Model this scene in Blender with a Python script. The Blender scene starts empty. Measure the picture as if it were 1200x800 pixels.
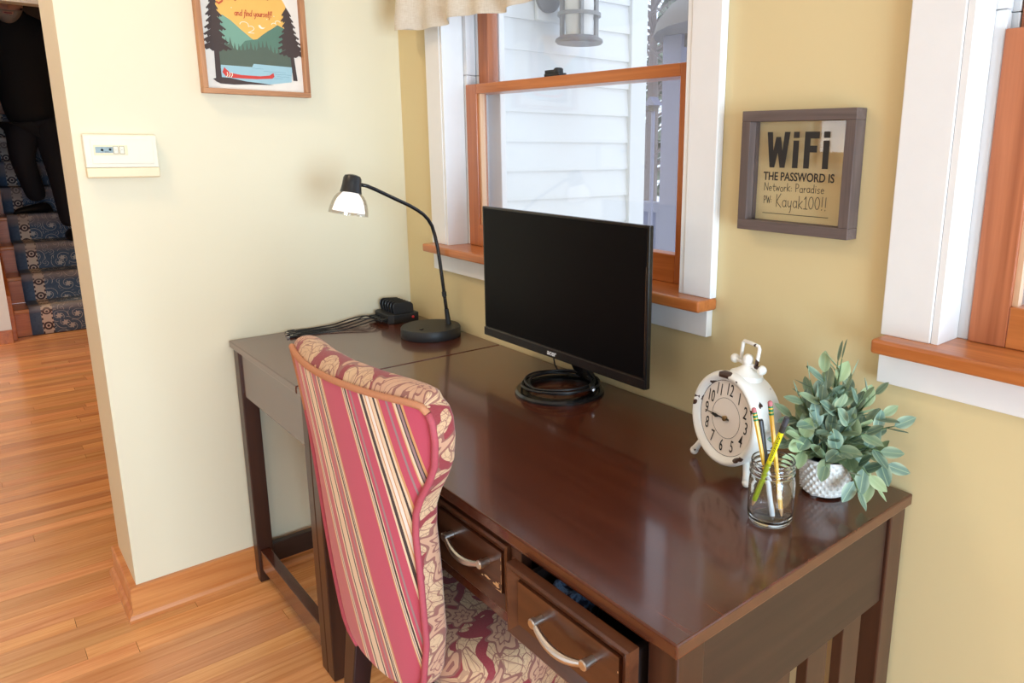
import bpy, bmesh, math, random
from mathutils import Vector, Matrix, Euler
from math import sin, cos, pi, radians

random.seed(7)
S = bpy.context.scene
COL = S.collection

# ------------------------------------------------------------------ camera
cd = bpy.data.cameras.new('camera'); cam = bpy.data.objects.new('camera', cd); COL.objects.link(cam)
cd.sensor_width = 36.0; cd.sensor_fit = 'HORIZONTAL'
cd.lens = 853.7294 * 36 / 1200
cd.shift_x = -(696.63 - 600) / 1200; cd.shift_y = (360.33 - 400) / 1200
cd.clip_start = 0.02; cd.clip_end = 200
R_ = Vector((0.66147945, 0.74992057, 0.00800477)); U_ = Vector((-0.1678097, 0.13759945, 0.97616919)); F_ = Vector((-0.7309479, 0.64705914, -0.21686315))
cam.matrix_world = Matrix(((R_.x, U_.x, -F_.x, 2.2259), (R_.y, U_.y, -F_.y, -1.1365), (R_.z, U_.z, -F_.z, 1.3171), (0, 0, 0, 1)))
S.camera = cam

# ------------------------------------------------------------------ view, world, lights
S.view_settings.view_transform = 'Standard'; S.view_settings.look = 'None'
S.view_settings.gamma = 1.0; S.view_settings.exposure = 0.04
S.view_settings.use_curve_mapping = False
w = bpy.data.worlds.new('world'); S.world = w; w.use_nodes = True
bg = w.node_tree.nodes['Background']
bg.inputs['Color'].default_value = (0.78, 0.88, 1.0, 1); bg.inputs['Strength'].default_value = 1.75


def area(name, loc, target, sx, sy, power, color):
    l = bpy.data.lights.new(name, 'AREA'); l.shape = 'RECTANGLE'; l.size = sx; l.size_y = sy
    l.energy = power; l.color = color
    o = bpy.data.objects.new(name, l); COL.objects.link(o); o.location = loc
    d = Vector(target) - Vector(loc); o.rotation_euler = d.to_track_quat('-Z', 'Y').to_euler()
    return o


# daylight through the rear windows; unseen side lights added for the left wall
area('daylight_rear_window', (-.70, -4.62, 1.70), (-.70, 0, 1.2), 1.3, .95, 9, (0.90, 0.95, 1.0))
area('daylight_rear_window', (2.35, -4.62, 1.70), (2.35, 0, 1.2), 1.3, .95, 9, (0.90, 0.95, 1.0))
area('added_side_fill', (4.72, -1.08, .85), (0, -.75, 0.3), 1.55, 1.5, 150, (0.60, 0.81, 1.0))
area('added_side_fill', (4.72, -3.0, 1.45), (0, -2.4, 0.9), 1.3, 1.3, 14, (0.74, 0.88, 1.0))


# ------------------------------------------------------------------ node helpers
def srgb(r, g, b):
    f = lambda c: (c / 255 / 12.92) if c / 255 <= 0.04045 else ((c / 255 + 0.055) / 1.055) ** 2.4
    return (f(r), f(g), f(b), 1.0)


class NT:
    def __init__(s, name):
        s.m = bpy.data.materials.new(name); s.m.use_nodes = True
        s.t = s.m.node_tree; s.t.nodes.clear()
        s.out = s.t.nodes.new('ShaderNodeOutputMaterial')

    def n(s, typ, ins=None, **kw):
        nd = s.t.nodes.new('ShaderNode' + typ)
        for k, v in kw.items(): setattr(nd, k, v)
        for k, v in (ins or {}).items():
            i = nd.inputs[k]
            if isinstance(v, bpy.types.NodeSocket): s.t.links.new(v, i)
            else: i.default_value = v
        return nd

    def math(s, op, a, b=0.0, c=None, clamp=False):
        nd = s.n('Math', {0: a, 1: b}, operation=op, use_clamp=clamp)
        if c is not None:
            if isinstance(c, bpy.types.NodeSocket): s.t.links.new(c, nd.inputs[2])
            else: nd.inputs[2].default_value = c
        return nd.outputs[0]

    def ramp(s, fac, stops, interp='LINEAR'):
        nd = s.n('ValToRGB', {'Fac': fac}); cr = nd.color_ramp; cr.interpolation = interp
        while len(cr.elements) < len(stops): cr.elements.new(0.5)
        while len(cr.elements) > len(stops): cr.elements.remove(cr.elements[-1])
        for e, (p, c) in zip(cr.elements, stops): e.position = p; e.color = c if len(c) == 4 else (*c, 1)
        return nd.outputs['Color']

    def mix(s, fac, a, b, mode='MIX'):
        nd = s.n('Mix', data_type='RGBA', blend_type=mode)
        for sock, v in ((nd.inputs[0], fac), (nd.inputs[6], a), (nd.inputs[7], b)):
            if isinstance(v, bpy.types.NodeSocket): s.t.links.new(v, sock)
            else: sock.default_value = v
        return nd.outputs[2]

    def coord(s, out='Object', scale=(1, 1, 1), loc=(0, 0, 0)):
        tc = s.n('TexCoord')
        return s.n('Mapping', {'Vector': tc.outputs[out], 'Scale': scale, 'Location': loc}).outputs[0]

    def noise(s, vec, scale, detail=3, rough=0.5, dist=0.0):
        return s.n('TexNoise', {'Vector': vec, 'Scale': scale, 'Detail': detail, 'Roughness': rough, 'Distortion': dist}).outputs[0]

    def pbr(s, base, rough=0.5, bump=None, bump_s=0.2, bump_d=0.002, **ins):
        p = s.n('BsdfPrincipled', {'Base Color': base, 'Roughness': rough})
        for k, v in ins.items():
            k = k.replace('_', ' ')
            if isinstance(v, bpy.types.NodeSocket): s.t.links.new(v, p.inputs[k])
            else: p.inputs[k].default_value = v
        if bump is not None:
            b = s.n('Bump', {'Height': bump, 'Strength': bump_s, 'Distance': bump_d})
            s.t.links.new(b.outputs[0], p.inputs['Normal'])
        s.t.links.new(p.outputs[0], s.out.inputs[0])
        return s.m


def plain(name, base, rough=0.5, var=0.06, scale=40, bump=0.05, **ins):
    t = NT(name); v = t.coord(); n = t.noise(v, scale, 3)
    c = t.mix(n, tuple(x * (1 - var) for x in base[:3]) + (1,), tuple(min(1, x * (1 + var)) for x in base[:3]) + (1,))
    return t.pbr(c, rough, n, bump, 0.001, **ins)


def wood(name, dark, light, axis, rough=0.35, coat=0.0, scale=1.0, rand=0.0, stripes=26, bump=0.08, coat_rough=0.15):
    t = NT(name)
    sc = [stripes * scale] * 3; sc[axis] = 1.6 * scale
    tc = t.n('TexCoord'); src = tc.outputs['Object']
    oi = t.n('ObjectInfo')
    if rand:
        src = t.n('VectorMath', {0: src, 1: t.n('VectorMath', {0: oi.outputs['Random'], 1: (37.0, 23.0, 51.0)}, operation='MULTIPLY').outputs[0]}, operation='ADD').outputs[0]
    v = t.n('Mapping', {'Vector': src, 'Scale': sc}).outputs[0]
    n1 = t.noise(v, 1.0, 4, 0.6, 1.2)
    v2 = t.n('Mapping', {'Vector': src, 'Scale': [x * (6 if i != axis else 2.5) for i, x in enumerate(sc)]}).outputs[0]
    n2 = t.noise(v2, 1.0, 2, 0.5)
    f = t.math('ADD', t.math('MULTIPLY', n1, 0.75), t.math('MULTIPLY', n2, 0.25))
    c = t.ramp(f, [(0.30, dark), (0.70, light)])
    if rand:
        hs = t.n('HueSaturation', {'Color': c, 'Value': t.math('ADD', 1 - rand / 2, t.math('MULTIPLY', oi.outputs['Random'], rand)),
                                   'Hue': t.math('ADD', 0.494, t.math('MULTIPLY', t.math('FRACT', t.math('MULTIPLY', oi.outputs['Random'], 7.31)), 0.012))})
        c = hs.outputs[0]
    kw = dict(Coat_Weight=coat, Coat_Roughness=coat_rough) if coat else {}
    return t.pbr(c, rough, f, bump, 0.001, **kw)


def glass_pane(name, tint=(1, 1, 1), haze=0.0, gloss=1.0):
    t = NT(name)
    tr = t.n('BsdfTransparent', {'Color': (*tint, 1)}); gl = t.n('BsdfGlossy', {'Roughness': 0.02, 'Color': (1, 1, 1, 1)})
    fc = t.n('LayerWeight', {'Blend': 0.5}).outputs['Facing']
    fr = t.math('ADD', 0.035, t.math('MULTIPLY', t.math('POWER', fc, 5.0), 0.9))
    m = t.n('MixShader', {0: t.math('MULTIPLY', fr, gloss), 1: tr.outputs[0], 2: gl.outputs[0]})
    o = m.outputs[0]
    if haze:
        df = t.n('BsdfTranslucent', {'Color': (0.92, 0.94, 1, 1)})
        o = t.n('MixShader', {0: haze, 1: o, 2: df.outputs[0]}).outputs[0]
    t.t.links.new(o, t.out.inputs[0])
    return t.m


M = {}
# ---- painted surfaces
def wall_paint(name, c0, c1):
    t = NT(name); v = t.coord()
    n = t.noise(v, 90, 3, 0.6); n2 = t.noise(v, 1.3, 2)
    c = t.mix(n2, c0, c1)
    return t.pbr(c, 0.55, n, 0.06, 0.001)
M['wall'] = wall_paint('tan_wall_paint', srgb(219, 199, 150), srgb(224, 205, 157))
M['wall_pale'] = wall_paint('pale_cream_wall_paint', srgb(230, 220, 190), srgb(233, 224, 196))
M['white'] = plain('white_trim_paint', (0.83, 0.825, 0.815, 1), 0.4, 0.02, 30, 0.04)
M['track'] = plain('white_vinyl_track', (0.74, 0.745, 0.75, 1), 0.45, 0.02)
M['ceiling'] = plain('ceiling_paint', (0.86, 0.85, 0.82, 1), 0.8, 0.02, 60)
M['fir'] = wood('orange_fir_wood', srgb(164, 88, 38), srgb(206, 126, 66), 0, 0.32, 0.25, 1.0)
M['fir_z'] = wood('orange_fir_wood_upright', srgb(158, 84, 40), srgb(198, 120, 66), 2, 0.35, 0.2, 1.0)
M['fir_red'] = wood('red_fir_wood_upright', srgb(150, 80, 46), srgb(190, 114, 74), 2, 0.38, 0.1, 1.0)
M['fir_pale'] = wood('pale_fir_stop', srgb(206, 160, 122), srgb(232, 196, 160), 2, 0.4, 0.1, 1.0)
M['base'] = wood('baseboard_fir', srgb(190, 108, 50), srgb(222, 152, 88), 1, 0.35, 0.2, 1.0)
M['base_x'] = wood('baseboard_fir_return', srgb(172, 92, 36), srgb(208, 132, 68), 0, 0.35, 0.2, 1.0)
M['oak'] = wood('honey_oak_strip', srgb(206, 130, 74), srgb(243, 182, 124), 1, 0.26, 0.25, 1.0, rand=0.36, stripes=34, coat_rough=0.2)
M['subfloor'] = plain('dark_subfloor', srgb(92, 56, 30), 0.7)
# ---- furniture
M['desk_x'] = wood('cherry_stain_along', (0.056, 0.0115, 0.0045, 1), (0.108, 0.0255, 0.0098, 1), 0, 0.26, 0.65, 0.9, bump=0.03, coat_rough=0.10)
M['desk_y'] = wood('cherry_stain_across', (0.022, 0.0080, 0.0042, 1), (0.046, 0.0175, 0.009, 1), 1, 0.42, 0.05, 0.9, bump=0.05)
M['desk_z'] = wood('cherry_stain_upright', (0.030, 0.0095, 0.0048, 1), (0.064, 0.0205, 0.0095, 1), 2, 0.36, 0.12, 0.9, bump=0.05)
def drawer_wood():
    t = NT('worn_drawer_stain'); v = t.coord('Object', (1.6, 24, 24)); n = t.noise(v, 1, 4, 0.6, 1.0)
    c = t.ramp(n, [(0.3, (0.055, 0.016, 0.007, 1)), (0.7, (0.12, 0.040, 0.016, 1))])
    return t.pbr(c, 0.3, n, 0.05, 0.001, Coat_Weight=0.2, Coat_Roughness=0.2)
M['drawer'] = drawer_wood()
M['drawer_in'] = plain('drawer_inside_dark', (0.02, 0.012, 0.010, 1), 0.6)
M['nickel'] = plain('brushed_nickel', (0.62, 0.59, 0.55, 1), 0.28, 0.05, 120, 0.05, Metallic=1.0)
M['bare_chip'] = plain('bare_wood_chip', srgb(222, 184, 138), 0.7)
M['chair_leg'] = wood('dark_plum_wood', (0.010, 0.004, 0.006, 1), (0.028, 0.011, 0.013, 1), 2, 0.3, 0.2, 1.0)
M['piping'] = plain('rose_piping', srgb(176, 76, 88), 0.75, 0.1, 200)
M['piping_tan'] = plain('tan_piping', srgb(190, 128, 92), 0.75, 0.1, 200)
# ---- blacks and whites
M['black'] = plain('black_plastic', (0.010, 0.010, 0.011, 1), 0.35, 0.1, 150, 0.03)
M['black_gloss'] = plain('black_gloss_plastic', (0.008, 0.008, 0.009, 1), 0.18, 0.1, 150, 0.0)
M['black_matte'] = plain('black_matte_plastic', (0.016, 0.016, 0.017, 1), 0.5, 0.1, 150, 0.05)
M['divider_black'] = plain('satin_black_divider', (0.022, 0.022, 0.024, 1), 0.32, 0.1, 150, 0.0)
M['screen'] = plain('dark_matte_screen', (0.0035, 0.0035, 0.0042, 1), 0.3, 0.05, 300, 0.02, Specular_IOR_Level=0.08)
M['chrome_line'] = plain('thin_silver_line', (0.25, 0.25, 0.25, 1), 0.25, 0.03, Metallic=1.0)
M['print_white'] = plain('white_print', (0.8, 0.8, 0.8, 1), 0.5, 0.02)
M['print_black'] = plain('black_print', (0.012, 0.011, 0.011, 1), 0.5, 0.02)
M['red_led'] = plain('red_button', srgb(200, 48, 52), 0.35, 0.02)
M['silver'] = plain('silver_connector', (0.7, 0.7, 0.7, 1), 0.25, 0.02, Metallic=1.0)
M['shade'] = plain('lit_opal_white_shade', (0.93, 0.93, 0.92, 1), 0.3, 0.01, Emission_Color=(1, .98, .95, 1), Emission_Strength=1.5)
M['thermo'] = plain('cream_thermostat_plastic', srgb(238, 231, 210), 0.45, 0.02)
M['thermo_lid'] = plain('tan_thermostat_lid', srgb(240, 222, 184), 0.45, 0.02)
M['lcd'] = plain('grey_lcd', srgb(128, 148, 150), 0.2, 0.06, 60)
M['lcd_dark'] = plain('lcd_segments', srgb(56, 70, 74), 0.3)
M['frame_grey'] = wood('grey_brown_frame', srgb(84, 70, 66), srgb(112, 97, 92), 0, 0.6, 0, 2.0)
M['frame_grey_z'] = wood('grey_brown_frame_upright', srgb(80, 66, 62), srgb(108, 93, 88), 2, 0.6, 0, 2.0)
M['frame_tan'] = wood('tan_picture_frame', srgb(150, 96, 58), srgb(206, 150, 104), 1, 0.5, 0, 2.0)
M['frame_tan_z'] = wood('tan_picture_frame_upright', srgb(150, 96, 58), srgb(206, 150, 104), 2, 0.5, 0, 2.0)
M['pane'] = glass_pane('clear_window_glass', (0.99, 0.995, 1), 0.04)
M['frame_glass'] = glass_pane('clear_frame_glass', (0.99, 0.99, 0.99), 0.0, 1.0)
def jar_glass():
    t = NT('clear_jar_glass'); v = t.coord(); n = t.noise(v, 45, 2)
    return t.pbr((0.98, 0.99, 0.99, 1), 0.02, n, 0.12, 0.002, Transmission_Weight=1.0, IOR=1.45)
M['jar'] = jar_glass()
def shade_glass():
    t = NT('clear_shade_glass')
    tr = t.n('BsdfTransparent', {'Color': (0.90, 0.885, 0.87, 1)}); gl = t.n('BsdfGlossy', {'Roughness': 0.05})
    m = t.n('MixShader', {0: 0.14, 1: tr.outputs[0], 2: gl.outputs[0]}); t.t.links.new(m.outputs[0], t.out.inputs[0]); return t.m
M['shade_glass'] = shade_glass()
def chipped_white():
    t = NT('chipped_white_enamel'); v = t.coord()
    n = t.noise(v, 34, 2, 0.4); fine = t.noise(v, 150, 2)
    k = t.math('GREATER_THAN', t.math('ADD', n, t.math('MULTIPLY', fine, 0.05)), 0.665)
    c = t.mix(k, srgb(238, 236, 230), srgb(66, 44, 36))
    return t.pbr(c, 0.35, k, -0.3, 0.001)
M['enamel'] = chipped_white()
M['dial'] = plain('cream_dial', srgb(238, 229, 220), 0.5, 0.03, 20)
M['brass'] = plain('aged_brass', (0.35, 0.25, 0.12, 1), 0.4, 0.1, Metallic=1.0)
M['pencil'] = plain('yellow_pencil_paint', srgb(232, 184, 62), 0.35, 0.04)
M['pencil_lime'] = plain('lime_yellow_pencil_paint', srgb(226, 214, 30), 0.35, 0.04)
M['pencil_green'] = plain('lime_green_pencil_paint', srgb(170, 186, 40), 0.35, 0.04)
M['ferrule'] = plain('green_ferrule', srgb(40, 120, 70), 0.35, 0.05)
M['eraser'] = plain('pink_eraser', srgb(188, 112, 116), 0.8)
M['raw_wood'] = plain('sharpened_wood', srgb(222, 180, 134), 0.7)
M['graphite'] = plain('graphite', (0.03, 0.03, 0.03, 1), 0.4)
M['pen_grey'] = plain('charcoal_pen_barrel', srgb(62, 66, 74), 0.3, 0.2, 120)
M['pen_white'] = plain('white_pen_barrel', srgb(214, 220, 226), 0.3)
M['leaf_stem'] = plain('green_stem', srgb(96, 116, 76), 0.6)
def leaf_mat():
    t = NT('sage_leaf'); tc = t.n('TexCoord'); sep = t.n('SeparateXYZ', {'Vector': tc.outputs['Generated']})
    e = t.math('ABSOLUTE', t.math('SUBTRACT', sep.outputs[0], 0.5)); e = t.math('MULTIPLY', e, 2.0)
    oi = t.n('ObjectInfo'); r = oi.outputs['Random']
    body = t.ramp(r, [(0.0, srgb(84, 110, 94)), (0.35, srgb(108, 134, 116)), (0.7, srgb(136, 158, 124)), (1.0, srgb(168, 188, 134))])
    n = t.noise(tc.outputs['Generated'], 5, 3)
    body = t.mix(t.math('MULTIPLY', n, 0.35), body, srgb(146, 168, 152))
    mid = t.math('LESS_THAN', e, 0.06)
    edge = t.n('MapRange', {'Value': e, 'From Min': 0.45, 'From Max': 1.0}).outputs[0]
    c = t.mix(t.math('MULTIPLY', edge, 0.5), body, srgb(212, 224, 186))
    c = t.mix(t.math('MULTIPLY', mid, 0.5), c, srgb(176, 192, 150))
    return t.pbr(c, 0.5, n, 0.2, 0.001)
M['leaf'] = leaf_mat()
M['pot'] = plain('white_glazed_pot', srgb(226, 222, 216), 0.4, 0.05, 120, 0.1)
M['soil'] = plain('dark_moss', srgb(44, 48, 34), 0.9, 0.3)
def linen():
    t = NT('cream_linen'); v = t.coord()
    a = t.noise(t.coord('Object', (900, 60, 60)), 1, 2); b = t.noise(t.coord('Object', (60, 60, 900)), 1, 2)
    f = t.math('MULTIPLY', t.math('ADD', a, b), 0.5)
    c = t.ramp(f, [(0.3, srgb(222, 212, 194)), (0.7, srgb(248, 243, 232))])
    p = t.n('BsdfPrincipled', {'Base Color': c, 'Roughness': 0.9}); tl = t.n('BsdfTranslucent', {'Color': c})
    m = t.n('MixShader', {0: 0.3, 1: p.outputs[0], 2: tl.outputs[0]}); t.t.links.new(m.outputs[0], t.out.inputs[0]); return t.m
M['linen'] = linen()


def scroll(t, vec, scale, turns):
    """distance and spiral phase about scattered cell centres"""
    vo = t.n('TexVoronoi', {'Vector': vec, 'Scale': scale, 'Randomness': 0.75}, voronoi_dimensions='2D')
    sv = t.n('VectorMath', {0: vec, 3: scale}, operation='SCALE').outputs[0]
    pos = t.n('VectorMath', {0: vo.outputs['Position'], 3: scale}, operation='SCALE').outputs[0]
    df = t.n('SeparateXYZ', {'Vector': t.n('VectorMath', {0: sv, 1: pos}, operation='SUBTRACT').outputs[0]})
    ang = t.math('ARCTAN2', df.outputs[1], df.outputs[0]); d = vo.outputs['Distance']
    sp = t.math('SINE', t.math('ADD', ang, t.math('MULTIPLY', d, turns)))
    return d, ang, sp, vo.outputs['Color']


def damask():
    t = NT('crimson_and_tan_damask'); tc = t.n('TexCoord'); uv = tc.outputs['UV']
    def warp(v, sc, amt):
        w_ = t.n('TexNoise', {'Vector': v, 'Scale': sc, 'Detail': 1.0}).outputs['Color']
        w_ = t.n('VectorMath', {0: w_, 1: (0.5, 0.5, 0.5)}, operation='SUBTRACT').outputs[0]
        return t.n('VectorMath', {0: v, 1: t.n('VectorMath', {0: w_, 3: amt}, operation='SCALE').outputs[0]}, operation='ADD').outputs[0]
    v1 = warp(uv, 10.0, 0.10); v2 = warp(v1, 34.0, 0.022)
    # crimson ground flowing between the sprays, with scalloped edges
    band = t.noise(v2, 12.0, 1.0, 0.4)
    ground = t.math('MULTIPLY', t.math('GREATER_THAN', band, 0.475), t.math('LESS_THAN', band, 0.57))
    # blossoms
    d, ang, sp, colr = scroll(t, v1, 11.5, 15.0)
    lobe = t.math('MULTIPLY', d, t.math('ADD', 1.0, t.math('MULTIPLY', t.math('COSINE', t.math('MULTIPLY', ang, 6.0)), 0.20)))
    inb = t.math('LESS_THAN', lobe, 0.34)
    notb = t.math('SUBTRACT', 1.0, inb)
    ground = t.math('MULTIPLY', ground, notb)
    def edges(v, sc, th_):
        e = t.n('TexVoronoi', {'Vector': v, 'Scale': sc, 'Randomness': 1.0}, voronoi_dimensions='2D', feature='DISTANCE_TO_EDGE').outputs[0]
        return t.math('LESS_THAN', e, th_)
    leaf = t.math('MAXIMUM', edges(v2, 50.0, 0.045), t.math('MULTIPLY', edges(v1, 120.0, 0.05), 0.5))
    vein = t.math('LESS_THAN', t.math('ABSOLUTE', sp), 0.12)
    petal = t.math('MAXIMUM', t.math('GREATER_THAN', t.math('SINE', t.math('MULTIPLY', lobe, 46.0)), 0.72), t.math('MULTIPLY', t.math('LESS_THAN', t.math('ABSOLUTE', t.math('SINE', t.math('MULTIPLY', ang, 3.0))), 0.16), t.math('LESS_THAN', lobe, 0.25)))
    rim = t.math('LESS_THAN', t.math('ABSOLUTE', t.math('SUBTRACT', lobe, 0.34)), 0.018)
    lines = t.math('MAXIMUM', t.math('MULTIPLY', petal, inb), t.math('MULTIPLY', t.math('MAXIMUM', leaf, t.math('MULTIPLY', vein, 0.8)), notb))
    lines = t.math('MAXIMUM', lines, rim)
    weave = t.noise(t.n('VectorMath', {0: uv, 3: 420.0}, operation='SCALE').outputs[0], 1.0, 1)
    tan_ = t.mix(t.noise(v1, 26, 2), srgb(200, 150, 112), srgb(228, 200, 158))
    tan_ = t.mix(t.math('MULTIPLY', inb, 0.45), tan_, srgb(190, 126, 108))
    c = t.mix(t.math('MULTIPLY', lines, 0.8), tan_, srgb(122, 52, 56))
    c = t.mix(ground, c, srgb(142, 22, 44))
    c = t.mix(t.math('MULTIPLY', weave, 0.25), c, (0.30, 0.20, 0.15, 1))
    h = t.math('ADD', t.math('MULTIPLY', lines, -0.5), t.math('MULTIPLY', weave, 0.6))
    return t.pbr(c, 0.8, h, 0.25, 0.001, Sheen_Weight=0.2)
M['damask'] = damask()


def stripes():
    t = NT('rose_striped_cotton'); tc = t.n('TexCoord'); sep = t.n('SeparateXYZ', {'Vector': tc.outputs['UV']})
    rose, dust, cream = srgb(196, 66, 94), srgb(196, 88, 98), srgb(238, 212, 178)
    blk, gry, wht, tan = srgb(34, 20, 24), srgb(156, 126, 128), srgb(244, 234, 222), srgb(214, 156, 100)
    r1 = [(-.30, dust), (-.119, tan), (-.115, cream), (-.111, gry), (-.107, cream), (-.103, gry), (-.100, dust), (-.080, cream), (-.074, blk), (-.070, cream), (-.050, blk), (-.046, cream), (-.041, dust),
          (-.030, gry), (-.026, dust), (-.022, tan), (-.018, cream), (-.014, blk), (-.011, cream), (-.008, blk), (-.005, cream), (-.002, tan), (.002, rose)]
    r2 = [(-.30, rose), (.064, tan), (.0655, cream), (.068, gry), (.0705, cream), (.073, blk), (.0765, cream), (.080, rose), (.086, gry), (.091, rose)]
    r3 = [(-.30, rose), (.108, cream), (.1125, blk), (.119, cream), (.123, tan), (.126, wht), (.129, tan), (.1305, wht), (.133, tan), (.135, cream), (.140, blk), (.146, cream), (.150, tan), (.153, rose),
          (.167, gry), (.171, rose), (.180, tan), (.182, cream), (.186, blk), (.188, wht), (.190, gry), (.1925, blk), (.1945, gry), (.1965, tan), (.199, rose)]
    u = sep.outputs[0]
    f = t.n('MapRange', {'Value': u, 'From Min': -.30, 'From Max': .26}).outputs[0]
    R1, R2, R3 = [t.ramp(f, [((p + .30) / .56, c_) for p, c_ in r_], 'CONSTANT') for r_ in (r1, r2, r3)]
    c = t.mix(t.math('GREATER_THAN', u, .03), R1, R2)
    c = t.mix(t.math('GREATER_THAN', u, .10), c, R3)
    v = t.n('VectorMath', {0: tc.outputs['UV'], 3: 500.0}, operation='SCALE').outputs[0]
    wv = t.noise(v, 1.0, 1)
    c = t.mix(t.math('MULTIPLY', wv, 0.15), c, (0.45, 0.25, 0.22, 1))
    return t.pbr(c, 0.8, wv, 0.15, 0.001, Sheen_Weight=0.15)
M['stripes'] = stripes()


def runner_mat():
    t = NT('blue_scroll_carpet'); tc = t.n('TexCoord'); uv = tc.outputs['UV']; sep = t.n('SeparateXYZ', {'Vector': uv})
    d, ang, sp, col = scroll(t, uv, 9.0, 13.0)
    near = t.math('LESS_THAN', d, 0.52)
    vine = t.math('MULTIPLY', t.math('LESS_THAN', t.math('ABSOLUTE', sp), 0.18), near)
    lob = t.math('MULTIPLY', d, t.math('ADD', 1.0, t.math('MULTIPLY', t.math('SINE', t.math('MULTIPLY', ang, 6.0)), 0.3)))
    bloom = t.math('LESS_THAN', lob, 0.14)
    d3, a3, sp3, c3 = scroll(t, uv, 19.0, 10.0)
    small = t.math('MULTIPLY', t.math('LESS_THAN', t.math('ABSOLUTE', sp3), 0.26), t.math('LESS_THAN', d3, 0.5))
    small = t.math('MULTIPLY', small, t.math('SUBTRACT', 1.0, near))
    k = t.math('MAXIMUM', t.math('MAXIMUM', vine, bloom), small)
    n = t.noise(uv, 60, 3)
    navy = t.mix(n, srgb(66, 88, 118), srgb(98, 120, 148))
    c = t.mix(t.math('MULTIPLY', k, 0.72), navy, srgb(226, 222, 220))
    # border: dark edge, then a cream strip with dark rosettes
    u = sep.outputs[0]
    vb = t.math('MULTIPLY', sep.outputs[1], 9.0)
    ub = t.math('DIVIDE', t.math('SUBTRACT', u, 0.096), 0.028)
    ph = t.math('SUBTRACT', t.math('FRACT', vb), 0.5); ph = t.math('MULTIPLY', ph, 3.6)
    rad = t.math('SQRT', t.math('ADD', t.math('MULTIPLY', ub, ub), t.math('MULTIPLY', ph, ph)))
    ros = t.math('LESS_THAN', t.math('ABSOLUTE', t.math('SUBTRACT', rad, 0.75)), 0.2)
    dot = t.math('LESS_THAN', rad, 0.3)
    dash = t.math('MULTIPLY', t.math('GREATER_THAN', t.math('ABSOLUTE', ub), 0.85), t.math('GREATER_THAN', t.math('SINE', t.math('MULTIPLY', sep.outputs[1], 190.0)), 0.0))
    bc = t.mix(t.math('MAXIMUM', t.math('MAXIMUM', ros, dot), dash), srgb(222, 208, 198), srgb(84, 72, 78))
    inb = t.math('LESS_THAN', t.math('ABSOLUTE', ub), 1.15)
    c = t.mix(inb, c, bc)
    c = t.mix(t.math('LESS_THAN', u, 0.062), c, navy)
    # paler tone along the tread noses
    worn = t.n('MapRange', {'Value': t.math('COSINE', t.math('MULTIPLY', t.math('SUBTRACT', sep.outputs[1], 0.23), 2 * pi / 0.45)), 'From Min': 0.55, 'From Max': 0.95}).outputs[0]
    c = t.mix(t.math('MULTIPLY', worn, 0.6), c, srgb(158, 144, 140))
    return t.pbr(c, 0.95, n, 0.3, 0.003)
M['runner'] = runner_mat()
M['stair_wood'] = wood('red_oak_stair', srgb(176, 90, 42), srgb(212, 124, 66), 1, 0.35, 0.2, 1.0)
M['stair_tread'] = wood('honey_stair_tread', srgb(186, 116, 66), srgb(216, 150, 96), 1, 0.3, 0.2, 1.0)
M['brown_wall'] = plain('brown_stair_wall', srgb(120, 84, 58), 0.7)
M['skin'] = plain('skin', srgb(216, 162, 144), 0.55, 0.06, 25)
M['beard'] = plain('grey_beard', srgb(150, 138, 128), 0.9, 0.25, 160, 0.5)
M['hair'] = plain('grey_brown_hair', srgb(96, 84, 76), 0.9, 0.2, 160, 0.5)
M['lips'] = plain('lips', srgb(150, 84, 82), 0.5)
M['eye'] = plain('eye', srgb(60, 50, 44), 0.2)
M['sweater'] = plain('black_sweater', (0.006, 0.006, 0.008, 1), 0.9, 0.2, 300, 0.3)
M['trousers'] = plain('dark_navy_trousers', (0.007, 0.008, 0.014, 1), 0.85, 0.2, 200, 0.3)
M['shoe'] = plain('black_shoe', (0.006, 0.006, 0.007, 1), 0.5)
M['siding'] = plain('white_clapboard_paint', (0.82, 0.85, 0.88, 1), 0.6, 0.03, 60, 0.1)
M['lantern'] = plain('grey_lantern_metal', srgb(150, 150, 152), 0.5, 0.06)
M['lantern_dark'] = plain('dark_lantern_metal', srgb(122, 122, 126), 0.5, 0.06)
M['snow'] = plain('snow', (0.86, 0.88, 0.93, 1), 0.7, 0.06, 3, 0.4)
M['post'] = plain('weathered_lavender_grey_post', srgb(150, 150, 172), 0.7, 0.08)
M['taupe'] = plain('taupe_roof', srgb(128, 120, 116), 0.8, 0.15, 8)
M['bark'] = plain('grey_bark', srgb(124, 112, 108), 0.9, 0.2, 20)
M['needles'] = plain('grey_green_needles', srgb(134, 140, 124), 0.9, 0.2, 12)
M['deck'] = plain('tan_deck_boards', srgb(196, 168, 140), 0.8, 0.1)
M['lamp_glow'] = plain('frosted_lamp_glass', (0.9, 0.9, 0.88, 1), 0.4)
M['blue_cloth'] = None
def blue_print():
    t = NT('blue_white_print_cloth'); v = t.coord(); n = t.noise(v, 60, 2)
    return t.pbr(t.ramp(n, [(0.42, srgb(34, 44, 70)), (0.5, srgb(120, 150, 190)), (0.62, srgb(60, 40, 50))]), 0.8)
M['blue_cloth'] = blue_print()
# poster inks
for k, c in dict(paper=(236, 228, 216), sun=(240, 186, 96), hill_l=(122, 164, 144), hill_d=(92, 126, 108), forest=(88, 100, 86), lake=(160, 196, 206),
                 lake_line=(112, 150, 162), tree=(70, 56, 52), canoe=(206, 66, 56), red_ink=(196, 80, 52), cream_ink=(250, 238, 214)).items():
    M['ink_' + k] = plain('ink_' + k, srgb(*c), 0.7, 0.04, 60, 0.0)


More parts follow.
